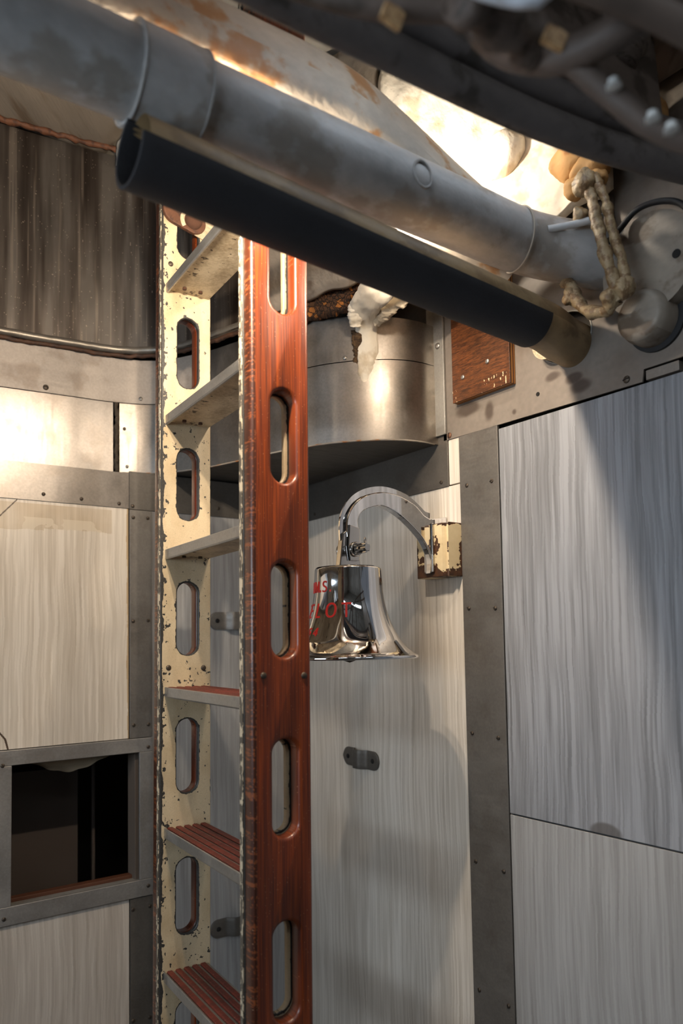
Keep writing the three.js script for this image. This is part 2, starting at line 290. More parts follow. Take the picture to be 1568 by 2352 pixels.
const blockMat = (() => {          // u runs along the wall, v upwards; paint gone in ragged patches at the top, the bottom and along the corner
  const w = 256, h = 256, a = fbm(w, h, 6, 6, 841, 5), b = fbm(w, h, 24, 24, 843, 3), W = 0.16, H = 0.13, off = [0, 0], bare = new Float32Array(w * h);
  for (let y = 0, i = 0; y < h; y++) for (let x = 0; x < w; x++, i++) {
    const Z = -1.28 + x / w * W, Y = 1.672 + y / h * H, e = Math.max(0.018 - (Y - 1.681), (Y - 1.781) * 1.2, 0.006 - Math.abs(Z + 1.190), 0.008 - Math.abs(Z + 1.158), 0.003 - Math.abs(Z + 1.252), 0.009 - Math.hypot(Z + 1.236, (Y - 1.722)), 0.016 - Math.hypot(Z + 1.214, (Y - 1.70) * 0.7));
    bare[i] = e - 0.0035 + (a[i] - 0.5) * 0.05 + (b[i] - 0.5) * 0.012 > 0 ? 1 : 0;
  }
  const o = { w, h, size: [W, H], offset: [1.28 / W, -1.672 / H] };
  return std({ map: tex(w, h, (i) => (bare[i] ? mix3([92, 56, 30], [46, 28, 18], b[i]) : mix3([226, 208, 170], [198, 174, 132], a[i])), o), roughness: 0.5, bumpMap: grey((i) => 1 - bare[i], o), bumpScale: 0.0008 });
})();
const rustBrown = pipePaint(861, [92, 58, 38], [58, 36, 26], 0.7, { size: [0.1, 0.1], bump: 0.0008, rough: 0.7 });
const foamFill = plasterMat(881, [172, 130, 78], [120, 66, 24], 0.9);
const ropePaint = pipePaint(891, [150, 128, 96], [104, 76, 48], 0.7, { size: [0.06, 0.06] });
const blackRubber = std({ color: C(22, 22, 24), roughness: 0.6 });
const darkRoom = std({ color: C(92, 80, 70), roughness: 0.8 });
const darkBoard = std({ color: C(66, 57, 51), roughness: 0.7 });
const sillWood = std({ color: C(80, 46, 28), roughness: 0.55 });
const gauze = std({ color: C(150, 132, 108), roughness: 0.95, transparent: true, alphaMap: grey((i, x, y) => (x % 8 < 4 || y % 8 < 4 ? 1 : 0.12), { w: 64, h: 64, size: [0.016, 0.016] }), side: THREE.DoubleSide });
const sealant = std({ color: C(60, 50, 38), roughness: 0.85 });
const roomPaint = pipePaint(901, [150, 146, 138], [110, 98, 84], 0.4, { size: [1.2, 1.2], bump: 0.0006 });
const deckLino = tint(roomPaint, 0.22, 0.18, 0.15);

// small fixings, built lying with the head towards +z
const screwHead = (() => { const g = new THREE.LatheGeometry([[0.0001, 0.0022], [0.0022, 0.002], [0.0038, 0.0012], [0.0044, 0.0003], [0.0044, -0.002]].map((p) => V2(...p)), 16); return g.rotateX(Math.PI / 2); })();
const screwSlot = new THREE.BoxGeometry(0.0078, 0.0011, 0.0008).translate(0, 0, 0.0021);
const RX = (p, dir) => { if (dir === 'x') return [0, -Math.PI / 2, 0]; if (dir === '+x') return [0, Math.PI / 2, 0]; return [0, 0, 0]; };
const rs = rng(77);
function screw(parent, x, y, z, dir, mat = screwMetal, size = 1, slot = true) {
  const s = mesh('screw', screwHead, mat, parent); s.position.set(x, y, z); s.rotation.set(...RX(0, dir)); s.rotateZ(rs() * Math.PI); s.scale.setScalar(size);
  if (slot) mesh('slot', screwSlot, blackSlot, s);
  return s;
}
const WR = 1.15, WB = -1.8;       // inner faces of the right-hand and the back wall

// ---------------------------------------------------------------- the setting
structure('floor', box(-1.7, 1.3, -0.1, 0, -2.3, 2.3, 0.001), deckLino, 'dark brown deck covering');
structure('ceiling', box(-1.7, 1.3, 2.795, 2.9, -2.3, 2.3, 0.001), roomPaint, 'grey painted deckhead');
structure('wall_left', box(-1.7, -1.6, 0, 2.78, -2.3, 2.3, 0.001), roomPaint, 'painted side wall of the compartment');
structure('wall_front', box(-1.6, 1.25, 0, 2.78, 2.2, 2.3, 0.001), roomPaint, 'painted wall behind the viewer');
// right wall: a dark backing, laminate sheets and metal sheets on it
const wallRight = structure('wall_right', box(WR + 0.022, WR + 0.12, 0, 2.78, -2.0, 2.2, 0.001), std({ color: C(40, 36, 32), roughness: 0.9 }), 'right-hand bulkhead faced with pale laminate and grey metal sheets');
mesh('panel', box(WR, WR + 0.02, 0, 1.8785, -1.7975, -1.045, 0.001), lamBell, wallRight, 'pale laminate sheet behind the bell');
mesh('panel', box(WR, WR + 0.02, 1.881, 1.9795, -1.189, -1.154, 0.001), lamBell, wallRight);
mesh('panel', box(WR, WR + 0.02, 1.2045, 1.970, -1.044, 0.9, 0.001), lamUpper, wallRight, 'upper laminate sheet with a strong grey grain');
mesh('panel', box(WR, WR + 0.02, 0, 1.2015, -1.044, 0.9, 0.001), lamLower, wallRight, 'lower laminate sheet');
mesh('panel', box(WR, WR + 0.02, 0, 2.78, 0.903, 2.2, 0.001), lamLower, wallRight);
{
  const s = new THREE.Shape([V2(1.20, 1.980), V2(0.720, 1.9725), V2(0.7165, 1.993), V2(0.56, 1.993), V2(-0.9, 1.993), V2(-0.9, 2.40), V2(1.36, 2.40), V2(1.36, 1.995), V2(1.20, 1.995)].map((p) => p));
  const hole = new THREE.Path(); hole.absellipse(0.872, 2.10, 0.058, 0.046, 0, Math.PI * 2, true); s.holes.push(hole);
  let g = new THREE.ExtrudeGeometry(s, { depth: 0.004, bevelEnabled: false, curveSegments: 40 });      // shape x is -z of the room
  g.applyMatrix4(new THREE.Matrix4().set(0, 0, 1, WR - 0.003, 0, 1, 0, 0, -1, 0, 0, 0, 0, 0, 0, 1)); 
  const plate = mesh('plate', uvBox(g), wallPlate, wallRight, 'grey painted metal sheet with a pipe hole');
  screw(plate, WR - 0.003, 1.988, -1.182, 'x', std({ color: C(104, 72, 52), metalness: 0.4, roughness: 0.6 }), 1.5);
  screw(plate, WR - 0.003, 1.985, -0.749, 'x', screwMetal, 1.5); screw(plate, WR - 0.003, 2.262, -0.95, 'x', screwMetal, 1.2);
  const k = mesh('hole', cyl(0.004, 0.004, 0.0012, 16).rotateZ(Math.PI / 2), blackSlot, plate); k.position.set(WR - 0.0035, 2.012, -0.939);
  mesh('rim', new THREE.TorusGeometry(0.0575, 0.002, 6, 60).scale(1, 0.8, 1).rotateY(Math.PI / 2).translate(WR - 0.003, 2.10, -0.872), angleMetal, plate);
}
mesh('filler', box(WR - 0.002, WR + 0.02, 1.9735, 1.990, -0.714, -0.655, 0.001), greyPlate, wallRight, 'short metal strip let into the step of the sheet');
mesh('plate', box(WR + 0.004, WR + 0.02, 2.40, 2.78, -1.7, 0.9, 0.001), lagGrey, wallRight);
mesh('dark_hole_patch', lumpy(joined(new THREE.BoxGeometry(0.012, 0.085, 0.11, 2, 10, 12).translate(WR - 0.006, 2.272, -0.815)), 0.006, 30, 2), darkRoom, wallRight, 'raised dark patch painted for the shaded hole under the white lagging');  // dark colour stands for the shade inside the broken-out hole
mesh('plate', box(WR + 0.004, WR + 0.02, 1.98, 2.40, -1.86, -1.30, 0.001), steelDark, wallRight);
// back wall with a real window opening
const wallBack = (() => {
  const s = new THREE.Shape([V2(-1.6, 0), V2(1.17, 0), V2(1.17, 1.96), V2(-1.6, 1.955)]), h = new THREE.Path([V2(0.39, 0.98), V2(0.39, 1.295), V2(0.688, 1.295), V2(0.688, 0.98)]);
  s.holes.push(h);
  return structure('wall_back', uvBox(new THREE.ExtrudeGeometry(s, { depth: 0.06, bevelEnabled: false }).translate(0, 0, WB - 0.08)), std({ color: C(40, 36, 32), roughness: 0.9 }), 'back bulkhead faced with pale laminate round a small window');
})();
structure('wall_back_upper', box(-1.6, 1.25, 1.9, 2.78, -2.1, -2.0, 0.001), darkPaint, 'dark upper part of the back bulkhead');
{
  // laminate with the brown ghost of an old notice below the metal strip
  const x0 = -0.34, y0 = 1.30, g = box(-1.6, 0.6595, 1.3225, 1.8795, WB - 0.018, WB, 0.001);
  const r = fbm(1024, 1024, 18, 18, 951, 4), m = laminate(91, [214, 204, 190], [178, 166, 150], 0.45, 0.6, (k, i, x, y, n) => {
    const X = x / 1024, Y = y / 1024;                // repeats every metre: X = x mod 1, Y = y mod 1
    const low = 0.815 + 0.010 * (r[i] - 0.5) + (X < 0.46 ? 0.012 * (n[i] - 0.45) * 4 : 0);
    if (X > 0.22 && X < 0.618 && Y > low && Y < 0.872) { k = mix3(k, [164, 142, 112], 0.42 + 0.5 * (r[i] - 0.5)); if (r[i] > 0.6 && Y < 0.84) k = mix3(k, [206, 194, 174], 0.6); }
    if (X > 0.6575 - 0.006 * r[i] && X < 0.662) k = mix3(k, [150, 116, 70], 0.6);
    const cr = (a, b, c, d, w) => { const t = clamp(((X - a) * (c - a) + (Y - b) * (d - b)) / ((c - a) ** 2 + (d - b) ** 2), 0, 1), e = Math.hypot(X - a - t * (c - a), Y - b - t * (d - b)) + 0.006 * (n[i] - 0.5); return e < w; };
    if (cr(0.355, 0.825, 0.402, 0.877, 0.0005) || cr(0.36, 0.372, 0.381, 0.345, 0.0011) || cr(0.381, 0.345, 0.388, 0.318, 0.0011)) k = [66, 52, 40];
    return k;
  });
  mesh('panel', g, m, wallBack, 'pale laminate sheet with cracks and the brown patch of an old notice');
  mesh('panel', box(-1.6, 0.6595, 0, 0.9445, WB - 0.018, WB, 0.001), lamBack, wallBack);
  mesh('panel', box(-1.6, 0.342, 0.946, 1.321, WB - 0.018, WB, 0.001), lamBack, wallBack);
  mesh('panel', box(0.716, 1.1495, 0, 1.8785, WB - 0.018, WB, 0.001), lamLower, wallBack, 'pale laminate sheet behind the ladder');
}
// metal cover strips
const trim1 = structure('trim_1', box(WR - 0.003, WR + 0.004, 0, 1.979, -1.155, -1.045, 0.001), steelStrip, 'upright grey metal cover strip beside the bell');
for (const [y, za, zb] of [[1.870, -1.134, -1.064], [1.611, -1.138, -1.064], [1.352, -1.138, -1.066], [1.091, -1.138, -1.062], [0.834, -1.138, -1.060], [0.57, -1.138, -1.06], [0.3, -1.138, -1.06]]) { screw(trim1, WR - 0.0035, y, za, 'x'); screw(trim1, WR - 0.0035, y - 0.003, zb, 'x'); }
const trim2 = structure('trim_2', box(WR - 0.003, WR + 0.004, 1.8785, 2.012, -1.79, -1.1895, 0.001), steelDark, 'dark metal strip under the curved duct');
screw(trim2, WR - 0.0035, 1.891, -1.211, 'x'); screw(trim2, WR - 0.0035, 1.893, -1.710, 'x'); screw(trim2, WR - 0.0035, 1.892, -1.45, 'x');
const trim3 = structure('trim_3', uvBox(new THREE.ExtrudeGeometry(new THREE.Shape([V2(-1.6, 1.878), V2(0.6595, 1.8795), V2(0.6595, 1.9665), V2(-1.6, 1.945)]), { depth: 0.004, bevelEnabled: false }).translate(0, 0, WB - 0.001)), steelBright, 'bright metal strip along the top of the back wall');
for (const [x, y] of [[0.459, 1.895], [0.545, 1.892], [0.635, 1.889], [0.33, 1.895], [0.2, 1.895]]) screw(trim3, x, y, WB + 0.0035, 'z');
const trim4 = structure('trim_4', box(0.661, 0.717, 1.3225, 1.877, WB - 0.002, WB + 0.004, 0.001), steelStrip, 'upright grey metal strip above the right end of the window');
for (const [x, y] of [[0.67, 1.858], [0.707, 1.859], [0.669, 1.604], [0.707, 1.606], [0.67, 1.354], [0.707, 1.353]]) screw(trim4, x, y, WB + 0.0045, 'z');
const trim5 = structure('trim_5', box(0.661, 0.717, 0, 0.9445, WB - 0.002, WB + 0.004, 0.001), steelDark, 'upright grey metal strip below the right end of the window');
for (const [x, y] of [[0.667, 0.92], [0.709, 0.919], [0.667, 0.664], [0.708, 0.66], [0.667, 0.4], [0.708, 0.4]]) screw(trim5, x, y, WB + 0.0045, 'z');
const trim6 = structure('trim_6', box(0.661, 1.147, 1.878, 1.972, WB - 0.002, WB + 0.003, 0.001), steelDark, 'dark metal strip along the back wall behind the ladder');
screw(trim6, 0.669, 1.886, WB + 0.0035, 'z'); screw(trim6, 0.9, 1.9, WB + 0.0035, 'z');
structure('trim_7', box(WR - 0.026, WR - 0.0005, 0, 1.8775, WB + 0.0005, WB + 0.030, 0.006), lamLower, 'pale upright moulding in the corner');

// window in the back wall
{
  const w = structure('window_1', null, null, 'small dark window with a grey metal frame');
  const fr = [box(0.345, 0.716, 1.288, 1.3215, WB, WB + 0.007), box(0.345, 0.716, 0.946, 0.986, WB, WB + 0.007), box(0.345, 0.3945, 0.986, 1.288, WB, WB + 0.007), box(0.683, 0.716, 0.986, 1.288, WB, WB + 0.007)];
  const f = mesh('window_frame', mergeGeometries(fr), steelFrame, w);
  for (const [x, y] of [[0.375, 1.29], [0.705, 1.299], [0.704, 0.969], [0.38, 0.962]]) screw(f, x, y, WB + 0.0075, 'z');
  mesh('sill', box(0.388, 0.69, 0.974, 0.9835, WB - 0.03, WB + 0.004, 0.001), angleMetal, w);
  mesh('sill', box(0.388, 0.69, 0.974, 0.9905, WB - 0.055, WB - 0.032, 0.001), sillWood, w, 'narrow brown wooden sill');
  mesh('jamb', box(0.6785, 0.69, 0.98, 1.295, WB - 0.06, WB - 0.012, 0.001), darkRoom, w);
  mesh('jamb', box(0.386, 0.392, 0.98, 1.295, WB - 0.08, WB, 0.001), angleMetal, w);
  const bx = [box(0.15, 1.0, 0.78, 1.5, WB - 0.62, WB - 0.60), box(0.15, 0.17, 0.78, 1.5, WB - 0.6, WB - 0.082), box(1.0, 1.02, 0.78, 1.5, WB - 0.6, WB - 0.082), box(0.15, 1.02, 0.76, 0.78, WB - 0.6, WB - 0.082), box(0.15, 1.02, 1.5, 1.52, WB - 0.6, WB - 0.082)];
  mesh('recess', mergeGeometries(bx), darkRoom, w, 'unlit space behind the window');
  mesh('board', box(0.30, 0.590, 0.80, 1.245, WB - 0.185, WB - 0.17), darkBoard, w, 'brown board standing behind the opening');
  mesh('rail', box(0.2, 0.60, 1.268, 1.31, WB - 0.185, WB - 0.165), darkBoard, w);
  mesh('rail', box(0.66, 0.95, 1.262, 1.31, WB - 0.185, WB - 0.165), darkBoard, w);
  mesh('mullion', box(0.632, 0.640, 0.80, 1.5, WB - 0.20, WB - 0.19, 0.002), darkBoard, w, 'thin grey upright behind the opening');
  // torn gauze that sags from the top edge
  const g = new THREE.PlaneGeometry(0.24, 0.05, 40, 8), p = g.attributes.position;
  for (let i = 0; i < p.count; i++) { const u = p.getX(i) / 0.24 + 0.5, v = 0.5 - p.getY(i) / 0.05, top = 1.291, low = 0.001 + 0.034 * Math.pow(Math.sin(Math.PI * Math.pow(u, 0.95)), 1.4) + 0.0015 * Math.sin(u * 30); p.setXYZ(i, 0.425 + u * 0.215, top - v * low, WB - 0.02 - 0.022 * Math.sin(v * Math.PI * 0.9) * Math.sin(u * Math.PI)); }
  g.computeVertexNormals(); for (let i = 0; i < p.count; i++) g.attributes.uv.setXY(i, p.getX(i), p.getY(i));
  tag(mesh('gauze_curtain', g, gauze), 'torn strip of pale gauze sagging at the top of the window', 'curtain');
}

// ---------------------------------------------------------------- curved metal casing round the hatch
const PLAN = [[-0.45, -1.905], [0.05, -1.893], [0.38, -1.867], [0.522, -1.853], [0.651, -1.838], [0.735, -1.80], [0.806, -1.69], [0.845, -1.58], [0.874, -1.475], [0.909, -1.386], [0.935, -1.336], [0.991, -1.271], [1.048, -1.232], [1.10, -1.218], [1.147, -1.221]];
const planCurve = new THREE.CatmullRomCurve3(PLAN.map(([x, z]) => V(x, 0, z)), false, 'centripetal');
const sAt = (x) => { let a = 0, b = 1; for (let i = 0; i < 40; i++) { const m = (a + b) / 2; if (planCurve.getPointAt(m).x < x) a = m; else b = m; } return a; };
const onPlan = (x, out = 0) => { const s = sAt(x), p = planCurve.getPointAt(s), d = planCurve.getTangentAt(s); return { x: p.x - d.z * -out * -1 * -1, z: p.z, p, n: V(d.z, 0, -d.x).multiplyScalar(-1) }; };
const sJoint = sAt(0.643);
{
  const c = thing('curved_casing', 'curved bright metal casing between the back wall and the bell wall', 'duct', [0, 0, 0]);
  const top = (s) => 2.15, bright = sheet(PLAN, 1.975, 2.149, 0.003, 40, 1, 0, sJoint - 0.004);
  mesh('lower_sheet', bright, steelBright, c); mesh('lower_sheet', sheet(PLAN, 1.9755, 2.149, 0.003, 90, 1, sJoint + 0.004, 1), steelDuct, c);
  mesh('upper_sheet', sheet(PLAN, 2.151, 2.262, 0.004, 80, 1, 0, sAt(0.80)), ringPlate, c, 'pale grey painted upper band of the casing');
  mesh('upper_sheet', sheet(PLAN, 2.151, (s) => 2.262 - 0.022 * sstep(s, 0.75, 1), 0.003, 80, 1, sAt(0.803), 1), steelDuct, c);
  // the sealant joint: two uneven beads of dark mastic
  const pj = planCurve.getPointAt(sJoint), r = rng(5), bead = []; for (let i = 0; i <= 14; i++) bead.push([pj.x + (r() - 0.5) * 0.004, 1.976 + i * 0.0124, pj.z + 0.003]);
  mesh('sealant_joint', lumpy(tube(bead, 0.005, 60, 8), 0.003, 140, 3), sealant, c, 'dark ragged mastic joint');
  // underside in the corner
  const sh = new THREE.Shape(); const P = []; for (let i = 0; i <= 60; i++) { const q = planCurve.getPointAt(lerp(sAt(0.66), 1, i / 60)); P.push(V2(q.x, -q.z)); }
  P.push(V2(1.147, 1.90), V2(0.66, 1.90)); sh.setFromPoints(P);
  mesh('underside', uvBox(new THREE.ExtrudeGeometry(sh, { depth: 0.004, bevelEnabled: false }).rotateX(-Math.PI / 2).translate(0, 1.977, 0)), steelDark, c, 'dark underside of the casing');
  mesh('bottom_bead', (() => { const pts = []; for (let i = 0; i <= 70; i++) { const s = lerp(sAt(0.66), 0.995, i / 70), q = planCurve.getPointAt(s), d = planCurve.getTangentAt(s); pts.push([q.x - d.z * 0.0 - 0.001, 1.9755, q.z + 0.001]); } return tube(pts, 0.0022, 140, 8); })(), pipePaint(911, [150, 140, 128], [150, 88, 38], 0.9, { size: [0.3, 0.1], rough: 0.5 }), c, 'rust-spotted bottom edge');
  const fix = (x, y, mat, size, slot) => { const s = sAt(x), q = planCurve.getPointAt(s), d = planCurve.getTangentAt(s), k = mesh('screw', screwHead, mat, c); k.position.set(q.x - d.z * 0.0048, y, q.z + d.x * 0.0048); k.rotation.y = Math.atan2(-d.z, d.x); k.scale.setScalar(size); if (slot) mesh('slot', screwSlot, blackSlot, k); };
  fix(0.478, 2.163, screwMetal, 1.5, true); fix(0.70, 2.164, screwBright, 1.1, true); fix(0.662, 2.085, screwMetal, 0.9); fix(0.668, 1.99, screwBright, 0.9, true); fix(0.96, 2.158, screwBright, 1.0);
  // angle strip against the wall
  const a = mesh('angle_strip', mergeGeometries([box(WR - 0.010, WR - 0.0045, 1.992, 2.305, -1.219, -1.188, 0.001), box(WR - 0.028, WR - 0.0045, 1.992, 2.305, -1.222, -1.218, 0.001)]), angleMetal, c, 'flat angle strip that fixes the casing to the wall');
  screw(a, WR - 0.0105, 2.192, -1.204, 'x', screwBright, 1.6, false);
}
// steel inside of the hatch trunk, with its rolled rim
const RIM = [[-0.45, -1.90], [0.05, -1.885], [0.38, -1.862], [0.522, -1.848], [0.651, -1.825], [0.725, -1.772], [0.775, -1.68], [0.80, -1.60], [0.836, -1.487]];
{
  const t = thing('hatch_lining', 'dark streaked steel lining of the hatch above the ladder', 'hatch', [0, 0, 0]);
  mesh('shell', sheet(RIM, 2.272, 2.779, 0.004, 110, 1), trunkSteel, t);
  const cr = new THREE.CatmullRomCurve3(RIM.map(([x, z]) => V(x, 0, z)), false, 'centripetal'), pts = [], low = []; const r = rng(9);
  for (let i = 0; i <= 90; i++) { const p = cr.getPointAt(i / 90), d = cr.getTangentAt(i / 90); pts.push([p.x + d.z * 0.004, 2.280 + (r() - 0.5) * 0.0012, p.z - d.x * -0.004]); low.push([p.x + d.z * 0.003, 2.2655 + (r() - 0.5) * 0.003, p.z + d.x * 0.004]); }
  mesh('rim', tube(pts, 0.0095, 220, 12), tint(alloy, 0.56, 0.52, 0.47, { metalness: 0.7 }), t, 'rolled metal rim');
  mesh('seal', lumpy(tube(low, 0.005, 240, 8), 0.0025, 120, 8), tint(rustBrown, 0.5, 0.5, 0.45), t, 'corroded seal under the rim');
  for (const [s, w] of [[0.69, 0.004], [0.735, 0.003]]) { const p = cr.getPointAt(s); mesh('seam', box(p.x - w, p.x + w, 2.285, 2.75, p.z - 0.001, p.z + 0.002, 0.0015), trunkSteel, t); }
}
// lagging that continues the trunk to the right, torn off along its lower edge, cork behind it
{
  const LAG = [[0.843, -1.472], [0.858, -1.425], [0.874, -1.38], [0.892, -1.30], [0.914, -1.235], [0.935, -1.185], [0.95, -1.155]];
  const g = lumpy(joined(sheet(LAG, (s) => 2.278 + 0.004 * Math.sin(s * 23) * s, 2.777, 0.012, 90, 30)), 0.003, 14, 2);
  tag(mesh('pipe_lagging', g, lagGrey), 'dull grey painted lagging with a torn lower edge above the curved casing', 'insulation');
  const CK = [[0.87, -1.47], [0.902, -1.37], [0.935, -1.295], [0.972, -1.24], [1.02, -1.19]];
  tag(mesh('cork_insulation', lumpy(joined(sheet(CK, 2.245, 2.40, 0.02, 80, 24)), 0.005, 60, 5), corkMat), 'crumbling orange brown cork showing below the torn lagging', 'insulation');
}
// torn plaster tape that hangs in front of the casing
function ribbon(pts, thick, seed) {          // pts: [x, y, z, width, twist]
  const c = new THREE.CatmullRomCurve3(pts.map((p) => V(p[0], p[1], p[2]))), n = 50, m = 10, pos = [], idx = [], across = V(0.8116, 0, 0.5843).normalize(), r = rng(seed), jag = Array.from({ length: n + 1 }, () => [r() - 0.5, r() - 0.5]);
  for (const side of [0, 1]) for (let i = 0; i <= n; i++) {
    const s = i / n, p = c.getPoint(s), k = s * (pts.length - 1), a = Math.min(Math.floor(k), pts.length - 2), w = lerp(pts[a][3], pts[a + 1][3], k - a), tw = lerp(pts[a][4], pts[a + 1][4], k - a), d = c.getTangent(s);
    const q = across.clone().applyAxisAngle(V(0.5843, 0, -0.8116).normalize(), tw), nn = V().crossVectors(q, d).normalize();
    if (nn.dot(V(-0.6, 0, 0.8)) < 0) nn.negate();
    for (let j = 0; j <= m; j++) { const u = (j / m - 0.5) * (w + 0.004 * jag[i][j > m / 2 ? 1 : 0]), v = p.clone().addScaledVector(q, u).addScaledVector(nn, -side * thick + 0.006 * Math.sin(Math.PI * j / m)); pos.push(v.x, v.y, v.z); }
  }
  const R = m + 1, S = (n + 1) * R, f = (a, b, d, e) => idx.push(a, b, d, b, e, d);
  for (let i = 0; i < n; i++) { for (let j = 0; j < m; j++) { const a = i * R + j; f(a, a + 1, a + R, a + R + 1); f(S + a + 1, S + a, S + a + R + 1, S + a + R); } f(S + i * R, i * R, S + (i + 1) * R, (i + 1) * R); f(i * R + m, S + i * R + m, (i + 1) * R + m, S + (i + 1) * R + m); }
  for (let j = 0; j < m; j++) { f(S + j + 1, S + j, j + 1, j); const e = n * R; f(e + j + 1, e + j, S + e + j + 1, S + e + j); }
  const g = new THREE.BufferGeometry(); g.setAttribute('position', new THREE.Float32BufferAttribute(pos, 3)); g.setAttribute('uv', new THREE.Float32BufferAttribute(new Float32Array(pos.length / 3 * 2), 2)); g.setIndex(idx); g.computeVertexNormals(); return joined(g);
}
{
  const t = thing('torn_plaster_tape', 'torn white plaster tape hanging from the lagging over the curved casing', 'insulation', [0, 0, 0]);
  const main = [[0.925, 2.262, -1.00, 0.055, 0.9], [0.914, 2.250, -1.046, 0.062, 0.85], [0.914, 2.240, -1.095, 0.066, 0.8], [0.921, 2.234, -1.152, 0.066, 0.7], [0.943, 2.228, -1.212, 0.058, 0.35], [0.984, 2.212, -1.258, 0.048, 0.05], [0.992, 2.166, -1.264, 0.046, -0.02], [0.992, 2.134, -1.268, 0.040, -0.03], [0.990, 2.104, -1.274, 0.026, -0.05]];
  mesh('tape', lumpy(ribbon(main, 0.006, 1), 0.004, 45, 1), plaster, t);
  mesh('backing', lumpy(ribbon(main.slice(5).map((p) => [p[0] - 0.0035, p[1], p[2] - 0.009, p[3] + 0.002, p[4]]), 0.006, 2), 0.003, 90, 4), burlap, t, 'brown hessian backing');
  mesh('flap', lumpy(ribbon([[0.962, 2.236, -1.09, 0.034, 0.9], [0.966, 2.230, -1.135, 0.046, 0.9], [0.970, 2.222, -1.175, 0.034, 0.9], [0.985, 2.212, -1.225, 0.016, 0.7]], 0.005, 3), 0.006, 50, 7), tint(plaster, 0.68, 0.63, 0.56), t, 'grubby folded flap');
  mesh('flap', lumpy(ribbon([[0.926, 2.246, -1.185, 0.034, 0.2], [0.936, 2.236, -1.225, 0.036, 0.1], [0.950, 2.210, -1.250, 0.024, -0.1]], 0.005, 5), 0.005, 50, 9), plaster, t);
}

